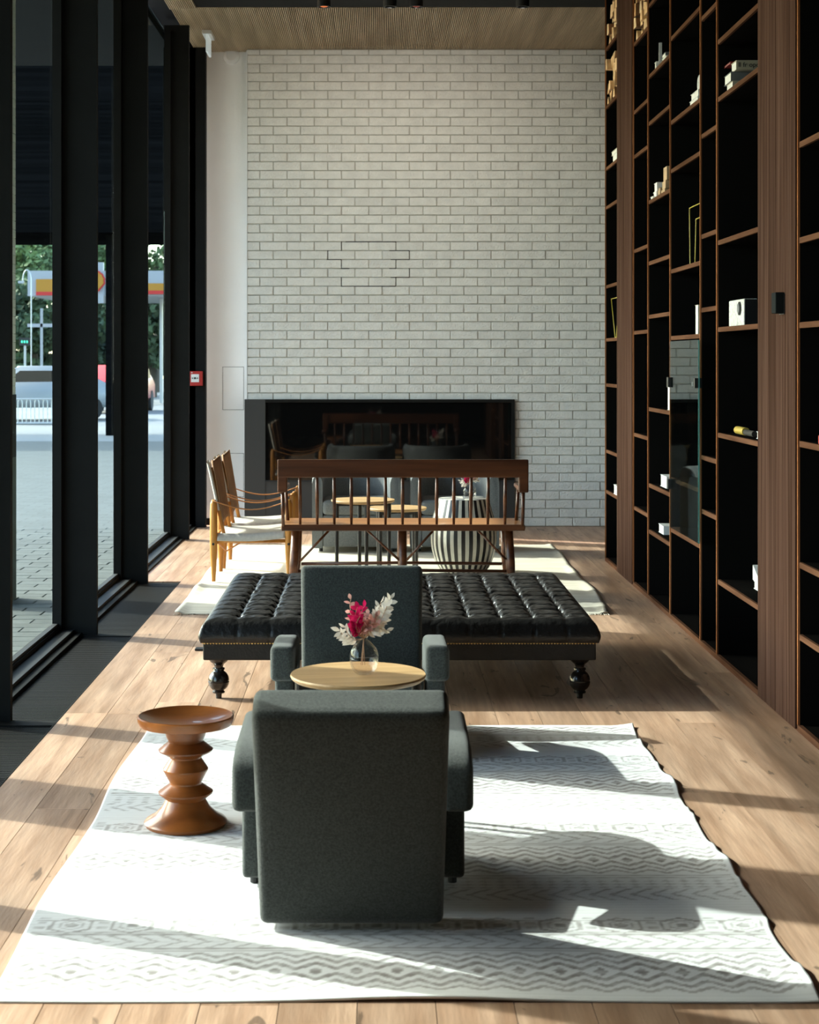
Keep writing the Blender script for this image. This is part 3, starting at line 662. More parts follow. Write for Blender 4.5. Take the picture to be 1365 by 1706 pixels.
rz_ = thing('concrete_speaker', 'speckled concrete table speaker with a round dial on the wide shelf', 'speaker', (1.83, 8.69, 1.746))
mbox('body', 0.0, 0.07, -0.18, 0.18, 0, 0.135, M['concrete'], rz_, 0.006)
b = nb(); tube(b, [(-0.006, -0.09, 0.088), (0.002, -0.09, 0.088)], 0.034, 24); obj('dial_ring', b, M['ink'], rz_)
b = nb(); tube(b, [(-0.010, -0.09, 0.088), (-0.004, -0.09, 0.088)], 0.025, 24); obj('dial', b, M['book_grey'], rz_)
mbox('side_shell', 0.072, 0.14, -0.17, 0.17, 0, 0.13, M['box_black'], rz_, 0.012); mbox('near_end', 0.004, 0.070, -0.186, -0.178, 0.002, 0.132, M['box_black'], rz_)
gt = thing('gold_tube', 'short glossy yellow gold cylinder lying on the wide shelf', 'ornament', (1.86, 8.70, 1.193+0.021))
b = nb(); tube(b, [(0, -0.10, 0), (0, 0.10, 0)], 0.020, 20); obj('tube', b, M['gold'], gt); b = nb(); tube(b, [(0, -0.30, -0.004), (0, -0.10, -0.004)], 0.015, 16); obj('dark_shaft', b, M['ink'], gt)
pbook(1.845, 0.12, 1266, 0.07, 1.193, 0.035, 'book_white', 'small white book at the right end of the gold tube shelf', 'flat books on the wide lower shelves')
o = mbox('paper_card', 1.90, 1.905, yf+0.18, yf+0.25, 1.193, 1.28, M['book_cream']); tag(o, 'small cream card standing at the pillar on the gold tube shelf', 'card')
bk = pbook(1.90, 0.18, 1268, 0.16, 0.4235, 0.04, 'book_white', 'closed white book on the lowest wide shelf under an open one', 'flat books on the wide lower shelves')
ob = thing('open_book', 'white open booklet tilted on the closed book, lowest wide shelf', 'book', (1.90, bk.location.y, 0.465))
b = nb(); q = [b.verts.new(v) for v in ((0, -0.085, 0.0), (0, 0.10, 0.0), (0, 0.10, 0.075), (0.06, -0.085, 0.0), (0.06, 0.10, 0.0), (0.06, 0.10, 0.075))]
for f_ in ((0, 1, 2), (3, 5, 4), (0, 3, 4, 1), (1, 4, 5, 2), (0, 2, 5, 3)): b.faces.new([q[i] for i in f_])
obj('leaves_of_paper', b, M['book_white'], ob)
o = mbox('red_box', 1.80, 1.87, 6.86, 6.96, 1.232, 1.27, M['red'], None, 0.004); tag(o, 'small red box on the shelf at the right edge', 'box')
ya = yb(1030.5)
pbook(1.80, 0.10, 1030, 0.30, 3.074, 0.06, 'book_white', 'white book standing by the left pillar, upper shelf', 'books by the left pillar')
pbook(1.80, 0.12, 1030, 0.36, 3.134, 0.03, 'book_cream', 'cream book lying on the white one, upper shelf by the left pillar', 'books by the left pillar')
pbook(1.80, 0.10, 1030, 0.24, 0.557, 0.07, 'book_white', 'white book on the lowest shelf by the left pillar', 'books by the left pillar')
def wire(name, pts, r, label):
    b = nb(); tube(b, [(p[0], p[1], p[2]) for p in pts], r, 6); o = obj(name, b, M['yellow']); tag(o, label, 'ornament', 'yellow wire frames on the bookcase'); return o
yq = yb(1168)+0.012
wire('wire_frame', [(1.86, yq+0.02, 2.476), (1.86, yq+0.71, 2.476), (1.86, yq+0.69, 2.126)], 0.0035, 'large yellow wire frame standing on the shelf above the glass door')
wire('wire_frame', [(1.86, yq+0.02, 2.394), (1.86, yq+0.50, 2.394), (1.86, yq+0.535, 2.126)], 0.0035, 'smaller yellow wire frame inside the large one above the glass door')
wire('wire_frame', [(1.80, ya+0.03, 2.04), (1.80, ya+0.45, 2.04), (1.80, ya+0.24, 1.743), (1.80, ya+0.16, 1.743), (1.80, ya+0.05, 2.03)], 0.0035, 'yellow wire triangle on the shelf left of the first pillar')
wire('wire_frame', [(1.83, ya+0.03, 1.99), (1.83, ya+0.24, 1.99), (1.83, ya+0.20, 1.743)], 0.0035, 'small yellow wire triangle beside the larger one left of the first pillar')
# firewood
ORD = ['first', 'second', 'third', 'fourth', 'fifth', 'sixth', 'seventh', 'eighth', 'ninth', 'tenth', 'eleventh', 'twelfth', 'thirteenth', 'fourteenth']
def logs(y0, y1, z0, ztop, grp, seedv, labs):
    rr = random.Random(seedv); z = z0; row = 0
    while z < ztop-0.03:
        y = y0+rr.uniform(0, 0.03); hmax = 0; n_ = 0
        while y < y1-0.02:
            w_ = rr.uniform(0.075, 0.14); h = rr.uniform(0.06, 0.10)
            w_ = min(w_, y1-y)
            n = rr.choice([3, 4, 4]); L_ = 0.27+rr.uniform(-0.04, 0.02); x0 = XB-0.01+rr.uniform(0.0, 0.07)
            t = thing('firewood_log', None, 'log', (x0, y+w_/2, z), 0, grp)
            if n == 3: sec = [(-w_/2, 0), (w_/2, 0), (rr.uniform(-.02, .02), h)]
            else: sec = [(-w_/2, 0), (w_/2, 0), (w_/2*rr.uniform(.5, .95), h), (-w_/2*rr.uniform(.3, .9), h*0.9)]
            if rr.random() < 0.5 and n == 3: sec = [(-w_/2, h), (w_/2, h*0.9), (0, 0)]
            b = nb(); A = [b.verts.new((0, p, q)) for p, q in sec]; C = [b.verts.new((L_, p, q)) for p, q in sec]
            for k in range(len(sec)): b.faces.new((A[k], A[(k+1) % len(sec)], C[(k+1) % len(sec)], C[k]))
            b.faces.new(C[::-1]); obj('split_side', b, M['log_bark'] if rr.random() < 0.45 else M['log_end'], t)
            b = nb(); A = [b.verts.new((-0.004, p, q)) for p, q in sec]; C = [b.verts.new((0.0, p, q)) for p, q in sec]; b.faces.new(A); b.faces.new(C[::-1])
            for k in range(len(sec)): b.faces.new((A[k], A[(k+1) % len(sec)], C[(k+1) % len(sec)], C[k]))
            obj('cut_end', b, M['log_end'], t)
            t['label'] = '%s log from the left, %s row, %s' % (ORD[n_], ORD[row], labs); n_ += 1
            y += w_*0.98; hmax = max(hmax, h)
        z += hmax*0.94+0.002; row += 1
logs(ya+0.02, yb(1009.5)-0.02, 4.008, 4.40, 'firewood on the top left shelf', 3, 'firewood pile on the very top shelf')
logs(ya+0.02, yb(1009.5)-0.02, 3.554, 3.93, 'firewood on the second left shelf', 5, 'firewood pile one shelf below the top')
logs(yb(1080.5)+0.02, yb(1056)-0.02, 3.779, 4.34, 'firewood right of the first pillar', 8, 'firewood pile right of the first pillar')

# ================================================================ RUGS
def tri(u): return 2*np.abs(u-np.floor(u+0.5))           # 0..1 triangle wave
def rug_front():
    x0, x1, y0, y1 = -0.965, 1.095, 4.19, 7.33; c = 0.0075
    nx, ny = int((x1-x0)/c), int((y1-y0)/c)
    u = np.linspace(0, 1, nx+1); v = np.linspace(0, 1, ny+1); U, V = np.meshgrid(u, v)
    Y = y0+(y1-y0)*V; X = x0+(x1-x0)*U
    # edge wave
    er = 0.006*np.sin(Y*5.1+0.6)+0.004*np.sin(Y*13+1.0); el = 0.010*np.sin(Y*4.3+2)
    X = X+np.clip((U-0.85)/0.15, 0, 1)**2*er+np.clip((0.15-U)/0.15, 0, 1)**2*el
    X = X-0.02*(V)*(1-U)
    Y2 = Y+0.006*np.sin(X*4.0+1)*np.clip((0.1-V)/0.1, 0, 1)+0.006*np.sin(X*3)*np.clip((V-0.9)/0.1, 0, 1)
    Z = 0.004+0.0035*np.sin(X*2.3+Y*1.7)**2*np.sin(Y*5.3)**2
    lift = np.clip((U-0.955)/0.045, 0, 1)**1.5*(0.016*np.maximum(0, np.sin(Y*6.1+0.4))**6+0.009*np.maximum(0, np.sin(Y*17+2))**4)
    lift += np.clip((0.03-V)/0.03, 0, 1)*(0.010*np.maximum(0, np.sin(X*3.4+1.2))**2)
    lift += 0.010*np.exp(-((Y-(6.9+0.12*X))/0.035)**2)*np.clip(U*1.4-0.55, 0, 1)
    lift += 0.009*np.exp(-((Y-(5.95+0.02*X))/0.03)**2)*np.clip(U*1.6-0.75, 0, 1)
    Z = Z+lift
    # weave pattern
    P = 0.98; d = np.mod(Y-4.39+P*0.5, P)-P*0.5; q = np.zeros_like(Y)
    xp = X*1.0
    t1 = tri(xp/0.105)
    def line(val, w): return (np.abs(val) < w).astype(float)
    ins = np.abs(d) < 0.145
    z1 = np.abs(d)-(0.015+0.045*t1)
    q = np.maximum(q, ins*line(z1, 0.012)*1.0)
    q = np.maximum(q, ins*line(np.abs(d)-(0.062+0.042*t1), 0.010)*0.9)
    q = np.maximum(q, ins*line(np.abs(d)-(0.105+0.035*t1), 0.009)*0.8)
    q = np.maximum(q, (np.abs(d)+0.75*0.0525*(1-t1)*2 < 0.03)*1.0)
    for e in (0.155, 0.172, 0.285, 0.302, 0.40, -0.165, -0.19):
        q = np.maximum(q, line(d-e, 0.0045)*0.8)
    arrows = (d > 0.18)*(d < 0.275)
    q = np.maximum(q, arrows*((tri(xp/0.07+(np.abs(d-0.228))/0.05) > 0.72))*0.75)
    arrows = (d < -0.30)*(d > -0.40)
    q = np.maximum(q, arrows*((tri(xp/0.06-(np.abs(d+0.35))/0.05) > 0.7))*0.7)
    hx = np.abs(d+0.245) < 0.045
    q = np.maximum(q, hx*((tri(xp/0.05)+tri(d/0.03)) > 1.25)*0.6)
    big = np.mod(d, P)-0.0
    hb = np.abs(big-0.70+0.0) < 0.0
    dd = np.where(d < 0, d+P, d)-0.36
    hexb = np.abs(dd) < 0.085
    cell = np.abs(np.mod(xp+0.085, 0.17)-0.085)
    rad = np.maximum(cell*1.05, cell*0.5+np.abs(dd)*0.95)
    q = np.maximum(q, hexb*((rad > 0.052)*(rad < 0.064)*0.9+(rad < 0.018)*0.9+(rad > 0.030)*(rad < 0.038)*0.6))
    hexb2 = (np.abs(dd) < 0.085)*(cell > 0.07)
    q = np.maximum(q, hexb2*((tri(dd/0.04) > 0.55))*0.6)
    q = np.where(np.abs(dd) > 0.085, q, np.maximum(q*1.0, 0))
    q = np.clip(q, 0, 1)
    edge = (V < 0.012) | (V > 0.99) | (U < 0.01) | (U > 0.99)
    q = np.where(edge, 0.0, q)
    q = np.maximum(q, 0.16*(np.sin(Y*2*np.pi/0.024) > 0.35)*(np.abs(d) > 0.15))
    q = q*(0.75+0.25*np.sin(X*90)*np.sin(Y*110))
    n = (nx+1)*(ny+1)
    co = np.stack([X, Y2, Z], -1).reshape(-1, 3)
    idx = np.arange(n).reshape(ny+1, nx+1)
    quads = np.stack([idx[:-1, :-1], idx[:-1, 1:], idx[1:, 1:], idx[1:, :-1]], -1).reshape(-1, 4)
    me = bpy.data.meshes.new('woven_field'); me.vertices.add(n); me.vertices.foreach_set('co', co.ravel())
    me.loops.add(quads.size); me.loops.foreach_set('vertex_index', quads.ravel()); me.polygons.add(len(quads))
    me.polygons.foreach_set('loop_start', np.arange(0, quads.size, 4)); me.polygons.foreach_set('loop_total', np.full(len(quads), 4))
    me.update(); me.validate()
    at_ = me.attributes.new('weave', 'FLOAT', 'POINT'); at_.data.foreach_set('value', q.ravel().astype(np.float32))
    m = bpy.data.materials.new('patterned_wool_rug'); m.use_nodes = True; nt = m.node_tree; N = nt.nodes; L = nt.links; bs = N['Principled BSDF']
    an = N.new('ShaderNodeAttribute'); an.attribute_name = 'weave'
    mx = N.new('ShaderNodeMix'); mx.data_type = 'RGBA'; mx.inputs[6].default_value = (0.72, 0.725, 0.73, 1); mx.inputs[7].default_value = (0.27, 0.245, 0.235, 1)
    L.new(an.outputs['Fac'], mx.inputs[0]); L.new(mx.outputs[2], bs.inputs['Base Color']); bs.inputs['Roughness'].default_value = 0.95; bs.inputs['Specular IOR Level'].default_value = 0.1
    wv = N.new('ShaderNodeTexWave'); wv.bands_direction = 'Y'; wv.inputs['Scale'].default_value = 45; wv.inputs['Distortion'].default_value = 1.0
    tc = N.new('ShaderNodeNewGeometry'); L.new(tc.outputs['Position'], wv.inputs[0]); bp = N.new('ShaderNodeBump'); bp.inputs['Strength'].default_value = 0.25; bp.inputs['Distance'].default_value = 0.004
    L.new(wv.outputs[0], bp.inputs['Height']); L.new(bp.outputs[0], bs.inputs['Normal'])
    r = thing('patterned_rug', 'large white and grey patterned rug under the front armchairs', 'rug', (0, 5.76, 0))
    o = link('woven_field', me, m, r, smooth=True); L2(o)
    sol = o.modifiers.new('thickness', 'SOLIDIFY'); sol.thickness = 0.006; sol.offset = -1
    return r
rug_front()
m2 = pmat('cream_rug', (0.66, 0.61, 0.52), 0.95, col2=(0.50, 0.45, 0.36), nscale=5, stretch=(0.4, 9, 1), bump=0.6, bscale=10, coords='World', detail=6)
r2 = thing('cream_rug', 'cream woven rug with fringed ends under the seating by the fireplace', 'rug', (0.1, 12.4, 0))
def r2f(u, v):
    x = -1.25+2.68*u+0.02*math.sin(v*9)*u+0.03*math.sin(v*4.2)*(u > .9); y = 10.55+3.9*v
    z = 0.006+0.004*math.sin(x*3+y*5)**2+(0.012*math.sin(y*3.1)**2 if u > 0.98 or u < 0.02 else 0)
    return (x+0.07*v*(u-0.0), y, z)
o = L2(grid('woven_field', 90, 120, r2f, m2, r2)); sol = o.modifiers.new('thickness', 'SOLIDIFY'); sol.thickness = 0.007; sol.offset = -1
b = nb(); rr = random.Random(4)
for y, s in ((10.55, -1), (14.45, 1)):
    x = -1.25
    while x < 1.43:
        tube(b, [(x, y, 0.006), (x+rr.uniform(-.008, .008), y+s*rr.uniform(0.02, 0.035), 0.003)], 0.0018, 4); x += 0.012
L2(obj('fringe', b, m2, r2, kind='stuff'))

# ================================================================ ARMCHAIRS (local: faces +Y, rear foot at y=0)
def armchair(label, loc, rz, seatz=0.0):
    t = thing('armchair', label, 'armchair', loc, rz, 'pair of grey green armchairs on the patterned rug')
    H = 0.625
    def lean(co):
        x, y, z = co; k = max(0.0, min(1.0, z/H))
        y2 = y-0.155*k**1.15
        z2 = z+ (y/0.12)*0.055*k*k                # top face tips up toward the front
        w_ = 1+0.03*k-0.02*(1-k)
        y2 += -0.012*math.sin(k*PI)*(1-(x/0.26)**2)
        z2 += 0.010*k*k*(1-(x/0.26)**2)*0
        if y > 0.06: y2 += 0.015*(1-(x/0.26)**2)*math.sin(k*PI)
        return (x*w_, y2, z2)
    b = nb(); fillbox(b, -0.258, 0.258, 0.0, 0.115, 0.012, H, 0.022, 4, 7, lean); autosmooth(obj('backrest', b, M['fabric'], t), 60)
    b = nb(); fillbox(b, -0.252, 0.252, 0.14, 0.74, 0.09, 0.16, 0.02, 3); autosmooth(obj('seat_frame', b, M['fabric'], t))
    def puff(co):
        x, y, z = co; u = x/0.25; v = (y-0.41)/0.33
        return (x, y, z+(0.015*(1-u*u)*(1-v*v) if z > 0.24 else 0)+(0.16*(y-0.1) if z > 0.18 else 0))
    b = nb(); fillbox(b, -0.25, 0.25, 0.13, 0.75, 0.145, 0.235, 0.03, 4, 5, puff); autosmooth(obj('seat_cushion', b, M['fabric'], t), 60)
    for s in (-1, 1):
        # arm: thick pad running back past the leg and curling down behind
        def armf(co):
            x, y, z = co; k = (z-0.30)/0.15
            e = max(0.0, min(1.0, (0.42-y)/0.20))
            top = 0.452-0.022*max(0, (0.755-y)/0.5)-0.045*e**3; bot = 0.312-0.052*(e*e*(3-2*e))
            yy = y+(0.030*(1-k)*0 if y > 0.3 else 0.02*k*k*(1-(y-0.222)/0.08 if y < 0.302 else 0))
            return (x, yy, bot+(top-bot)*k)
        b = nb(); fillbox(b, min(s*0.256, s*0.35), max(s*0.256, s*0.35), 0.222, 0.755, 0.30, 0.45, 0.022, 4, 9, armf); autosmooth(obj('arm', b, M['fabric'], t), 70)
        b = nb(); fillbox(b, min(s*0.262, s*0.332), max(s*0.262, s*0.332), 0.385, 0.735, 0.022, 0.33, 0.014, 3); autosmooth(obj('arm_support', b, M['fabric'], t))
        for y in (0.43, 0.69): b = nb(); tube(b, [(s*0.297, y, 0), (s*0.297, y, 0.03)], 0.014, 10); obj('glide', b, M['box_black'], t)
    return t
armchair('grey green armchair seen from behind in the foreground on the rug', (-0.070, 4.70, 0.009), 0)
armchair('grey green armchair facing the camera behind the round table', (-0.066, 7.40, 0.009), PI)

# ================================================================ ROUND SIDE TABLES
def side_table(name, label, loc, R, h, rz, legr, group=None, n=4, lab=None):
    t = thing(name, label, 'table', loc, rz, group)
    b = nb(); lathe(b, [(0, h-0.02), (R-0.012, h-0.02), (R-0.003, h-0.013), (R, h-0.006), (R-0.002, h), (0, h)], 64)
    autosmooth(obj('table_top', b, M['oak_top'], t), 35)
    b = nb()
    for k in range(2):
        a = k*PI/2+0.0
        mtx = Matrix.Rotation(a, 4, 'Z'); tmp = [mtx @ Vector(v) for v in ((-legr, -0.012, h-0.045), (legr, -0.012, h-0.045), (legr, 0.012, h-0.045), (-legr, 0.012, h-0.045), (-legr, -0.012, h-0.02), (legr, -0.012, h-0.02), (legr, 0.012, h-0.02), (-legr, 0.012, h-0.02))]
        q = [b.verts.new(v) for v in tmp]
        for f_ in ((3, 2, 1, 0), (4, 5, 6, 7), (0, 1, 5, 4), (1, 2, 6, 5), (2, 3, 7, 6), (3, 0, 4, 7)): b.faces.new([q[i] for i in f_])
    obj('cross_frame', b, M['table_leg'], t)
    for k in range(n):
        a = k*2*PI/n; b = nb(); tube(b, [(legr*math.cos(a)*1.0, legr*math.sin(a)*1.0, 0), (legr*math.cos(a), legr*math.sin(a), h-0.02)], [0.012, 0.016], 12)
        obj('leg', b, M['table_leg'], t)
    return t
side_table('round_table', 'round oak topped table between the two front armchairs holding a vase', (-0.063, 5.78, 0.009), 0.230, 0.506, math.radians(10), 0.20)
side_table('round_table', 'higher of the two round oak tables behind the bench', ((605-VX)/231, 12.30, 0.013), 0.23, 0.555, math.radians(8), 0.19, 'nesting tables')
side_table('round_table', 'lower of the two round oak tables behind the bench', ((662-VX)/222, 12.80, 0.013), 0.222, 0.455, math.radians(48), 0.19, 'nesting tables')

# ================================================================ VASES AND FLOWERS
leaf = bpy.data.meshes.new('leaf')
def leafmesh(name, l, w_, mat):
    me = bpy.data.meshes.new(name); V_ = []; 
    for k in range(5):
        tt = k/4; ww = w_*math.sin(PI*min(1, tt*0.92+0.08))*(1 if k < 4 else 0.05); z = 0.12*l*math.sin(tt*PI)
        V_ += [(-ww/2, tt*l, z-0.08*ww), (0, tt*l, z), (ww/2, tt*l, z-0.08*ww)]
    Fs = []
    for k in range(4):
        a = k*3; Fs += [(a, a+1, a+4, a+3), (a+1, a+2, a+5, a+4)]
    me.from_pydata(V_, [], Fs); me.materials.append(mat); me.update(); return me
LW = leafmesh('leaf', 0.032, 0.0155, M['white_leaf']); LP = leafmesh('petal', 0.026, 0.019, M['pink_leaf']); LR = leafmesh('petal', 0.027, 0.020, M['red_leaf'])
def sprig(par, base, tip, n, me, nm, rr, spread=0.9, stem='stem', sc=1.0, bow=0.02):
    base = Vector(base); tip = Vector(tip); d = (tip-base); side = d.cross(Vector((0, 1, 0))).normalized()
    P = lambda t: base+d*t+side*bow*math.sin(PI*t)
    b = nb(); tube(b, [P(t/6) for t in range(7)], 0.0011, 5); s = obj('sprig_stem', b, M[stem], par)
    for k in range(n):
        t = 0.22+0.78*(k+1)/n; p = P(t); sgn = -1 if k % 2 else 1
        dirv = (d.normalized()*0.6+side*sgn*spread+Vector((0, rr.uniform(-.7, .7), rr.uniform(-.1, .2)))).normalized()
        if k == n-1: dirv = d.normalized()
        o = bpy.data.objects.new(nm, me); COL.objects.link(o); o.parent = s
        q = dirv.to_track_quat('Y', 'Z') @ Matrix.Rotation(rr.uniform(0.6, 2.4)*(1 if rr.random() < 0.5 else -1), 3, 'Y').to_quaternion(); o.rotation_mode = 'QUATERNION'; o.rotation_quaternion = q
        o.location = p; f_ = sc*rr.uniform(0.8, 1.15); o.scale = (f_, f_, f_)
    return s
def vase(label, x, y, z, r, h, wet=0.45):
    t = thing('glass_vase', label, 'vase', (x, y, z)); 
    pr = smoothprof([(0.0, 0.003), (r*0.45, 0.002), (r*0.82, h*0.15), (r, h*0.40), (r*0.88, h*0.66), (r*0.45, h*0.86), (r*0.22, h*0.93), (r*0.27, h)], 5)
    b = nb(); lathe(b, pr, 40); obj('glass_body', b, M['vase_glass'], t, smooth=True)
    pi_ = [(max(0, q[0]-0.0025), q[1]+0.006) for q in pr if q[1] < h*wet]; pi_.append((0, pi_[-1][1]))
    b = nb(); lathe(b, pi_, 36); obj('water', b, M['vase_glass'], t, smooth=True); return t
def bouquet(label, x, y, z, S=1.0, seedv=3, full=True):
    t = thing('flower_bouquet', label, 'flowers', (x, y, z)); rr = random.Random(seedv)
    V3 = lambda a, c, e=0.0: (a*S, e*S, c*S)
    o0 = V3(0, 0)
    for k in range(4):
        b = nb(); tube(b, [(rr.uniform(-.012, .012)*S, rr.uniform(-.01, .01)*S, -0.10*S), (rr.uniform(-.003, .003)*S, 0, 0.0)], 0.0012, 5); obj('cut_stem', b, M['stem'], t)
    for tip, n in (((-0.092, 0.028, 0.01), 14), ((-0.07, 0.045, -0.02), 10), ((0.085, 0.03, 0.0), 13), ((0.055, 0.02, -0.03), 8)):
        sprig(t, o0, V3(tip[0], tip[1], tip[2]), n, LW, 'leaf', rr, sc=S)
    for tip, n in (((0.10, 0.150, 0.0), 18), ((0.085, 0.125, -0.03), 15), ((0.062, 0.13, 0.03), 13), ((0.08, 0.085, 0.02), 10), ((0.045, 0.10, -.02), 12)):
        sprig(t, o0, V3(tip[0], tip[1], tip[2]), n, LW, 'leaf', rr, sc=S, bow=-0.01)
    for tip, n in (((0.045, 0.085, -0.02), 14), ((0.03, 0.06, 0.02), 12), ((0.05, 0.06, -0.03), 12), ((0.02, 0.035, -0.02), 10)):
        sprig(t, o0, V3(tip[0], tip[1], tip[2]), n, LP, 'petal', rr, 0.8, sc=S)
    for tip, n in (((-0.05, 0.148, 0.0), 8), ((-0.025, 0.12, -0.02), 12), ((0.0, 0.115, 0.02), 12), ((-0.03, 0.07, -0.02), 12), ((0.012, 0.095, -0.025), 12), ((-0.01, 0.06, -0.03), 10), ((-0.015, 0.09, -0.045), 12)):
        sprig(t, o0, V3(tip[0], tip[1], tip[2]), n, LR if rr.random() < 0.85 else LP, 'petal', rr, 0.8, sc=S)
    return t
vx, vy_ = (607-VX)/490, 5.76
vase('clear bulbous glass vase on the round table between the armchairs', vx, vy_, 0.515, 0.049, 0.128)
bouquet('pink and white dried bouquet in the foreground vase', vx, vy_, 0.515+0.122, 0.90, 3)
vx2, vy2 = (783-VX)/226, 12.58

# ================================================================ TURNED WALNUT STOOL
X, Y = -0.645, 5.76
ts = thing('turned_stool', 'turned walnut stool with a dished round top on the left of the rug', 'stool', (X, Y, 0.009))
b = nb(); lathe(b, [(0, 0.34), (0.05, 0.341), (0.11, 0.352), (0.150, 0.366), (0.158, 0.370), (0.163, 0.367), (0.162, 0.352), (0.155, 0.338), (0.10, 0.325), (0.0, 0.322)], 64)
o = autosmooth(obj('dished_top', b, M['stool'], ts), 45)
sp = [(0.0, 0.324), (0.072, 0.324), (0.066, 0.300), (0.058, 0.282), (0.092, 0.255), (0.090, 0.250), (0.054, 0.231), (0.052, 0.226), (0.076, 0.190), (0.076, 0.186), (0.054, 0.145), (0.054, 0.140), (0.092, 0.113), (0.090, 0.107), (0.066, 0.088),
      (0.080, 0.062), (0.104, 0.038), (0.134, 0.020), (0.140, 0.012), (0.134, 0.0), (0, 0)]
b = nb(); lathe(b, sp, 64); autosmooth(obj('turned_base', b, M['stool'], ts), 25)
ts.rotation_euler = (0, 0, 0.3)

# ================================================================ OTTOMAN
OX0, OX1, OY0, OY1 = -0.815, 1.025, 7.87, 9.62
ot = thing('tufted_ottoman', 'large black leather buttoned ottoman on turned legs with brass nail trim', 'ottoman', (0.1, 8.75, 0))
cx_ = [-0.645+0.1525*i for i in range(11)]; cy_ = [8.02+0.155*j for j in range(10)]
def tz(x, y):
    # distance to the rounded border
    e = min(x-OX0, OX1-x, y-OY0, OY1-y); rim = 0.055
    z = 0.375
    if e < rim: z -= rim-math.sqrt(max(0, rim*rim-(rim-e)**2))
    i = (x-cx_[0])/0.1525; j = (y-cy_[0])/0.155
    i0 = round(i); j0 = round(j)
    ic = min(max(i0, 0), 10); jc = min(max(j0, 0), 9)
    dx = x-cx_[ic]; dy = y-cy_[jc]; r = math.hypot(dx, dy)
    inx = 0 <= i0 <= 10; iny = -0.45 < j < 9.45
    puff = 0.010*(abs(math.sin(PI*(i)))**0.8)*(abs(math.sin(PI*j))**0.4 if 0 < j < 9 else 0.75) if -1 < i < 11 else 0
    z += puff*min(1, e/0.06)
    z -= 0.022*math.exp(-(r/0.020)**2)
    if inx and iny: z -= 0.009*math.exp(-(dx/0.008)**2)
    z -= (0.008+0.003*math.sin(ic*2.1+jc))*math.exp(-((dy+0.010*math.sin(x*20+jc))/0.011)**2)*min(1, max(0, e/0.05))
    # radiating pleats
    a = math.atan2(dy, dx)
    z += 0.0035*math.sin(a*7+ic*1.7+jc*2.3)*math.exp(-((r-0.035)/0.022)**2)
    z += 0.0022*math.sin(y*150+2.5*math.sin(x*17+jc))*math.exp(-(abs(dx)-0.03)**2/0.0012)*min(1, e/0.05)
    z += 0.0016*math.sin(x*61+math.sin(y*37)*2.2)*math.sin(y*83+math.sin(x*29)*2)*min(1, e/0.05)
    return z
NX, NY = 230, 215
def gf(u, v):
    # denser toward the rim
    x = OX0+(OX1-OX0)*u; y = OY0+(OY1-OY0)*v
    return (x, y, tz(x, y))
oc = L2(grid('tufted_cushion', NX, NY, gf, M['leather'], ot))
bm = nb(); bm.from_mesh(oc.data)
eb = [e for e in bm.edges if len(e.link_faces) == 1]
ret = bmesh.ops.extrude_edge_only(bm, edges=eb)
nv = [g_ for g_ in ret['geom'] if isinstance(g_, bmesh.types.BMVert)]
for v in nv: v.co.z = 0.27
bmesh.ops.subdivide_edges(bm, edges=[e for v in nv for e in v.link_edges if abs(e.verts[0].co.z-e.verts[1].co.z) > 0.02], cuts=4)
for v in bm.verts:
    e = min(v.co.x-OX0, OX1-v.co.x, v.co.y-OY0, OY1-v.co.y)
    if e < 1e-4:
        k = (v.co.z-0.27)/0.06; k = max(0, min(1, k)); o_ = 0.010*math.sin(k*PI)
        # vertical pleats below each column
        dxm = min(abs(v.co.x-c) for c in cx_); o_ -= 0.006*math.exp(-(dxm/0.006)**2)*(1 if abs(v.co.y-OY0) < 1e-3 or abs(v.co.y-OY1) < 1e-3 else 0)
        if abs(v.co.y-OY0) < 1e-4: v.co.y -= o_
        elif abs(v.co.y-OY1) < 1e-4: v.co.y += o_
        elif abs(v.co.x-OX0) < 1e-4: v.co.x -= o_
        else: v.co.x += o_
bmesh.ops.recalc_face_normals(bm, faces=bm.faces); bm.to_mesh(oc.data); bm.free()
oc.data.polygons.foreach_set('use_smooth', [True]*len(oc.data.polygons))
bu = bpy.data.meshes.new('button'); b = nb(); lathe(b, [(0, 0.004), (0.006, 0.003), (0.009, 0.0), (0.0, -0.001)], 12); b.to_mesh(bu); b.free(); bu.materials.append(M['leather'])
for x in cx_:
    for y in cy_:
        o = bpy.data.objects.new('button', bu); COL.objects.link(o); o.parent = ot; o.location = (x-0.1, y-8.75, tz(x, y)+0.001)
L2(obj('upholstered_skirt', box(nb(), OX0+0.012, OX1-0.012, OY0+0.012, OY1-0.012, 0.188, 0.275, 0.006, 2), M['leather2'], ot))
b = nb(); 
def nail(x, y, nx_, ny_):
    m_ = Matrix.Translation((x, y, 0.268)) @ Vector((nx_, ny_, 0)).to_track_quat('Z', 'Y').to_matrix().to_4x4()
    bmesh.ops.create_cone(b, cap_ends=True, segments=8, radius1=0.0062, radius2=0.003, depth=0.007, matrix=m_)
x = OX0+0.02
while x < OX1-0.015: nail(x, OY0+0.0085, 0, -1); nail(x, OY1-0.010, 0, 1); x += 0.0137
y = OY0+0.02
while y < OY1-0.015: nail(OX0+0.0085, y, -1, 0); nail(OX1-0.010, y, 1, 0); y += 0.0137
L2(obj('nailhead_trim', b, M['brass'], ot, kind='stuff', label='brass nail trim'))
lp = smoothprof([(0.0, 0.19), (0.045, 0.19), (0.045, 0.178), (0.034, 0.166), (0.026, 0.160), (0.021, 0.150), (0.020, 0.143)], 2)+[(0.028, 0.140), (0.029, 0.134), (0.024, 0.131)]
lp += [(0.0488*math.sin(a), 0.083-0.0488*1.03*math.cos(a)*-1) for a in np.linspace(math.radians(32), math.radians(88), 8)]
lp += [(0.045, 0.082), (0.045, 0.079)]
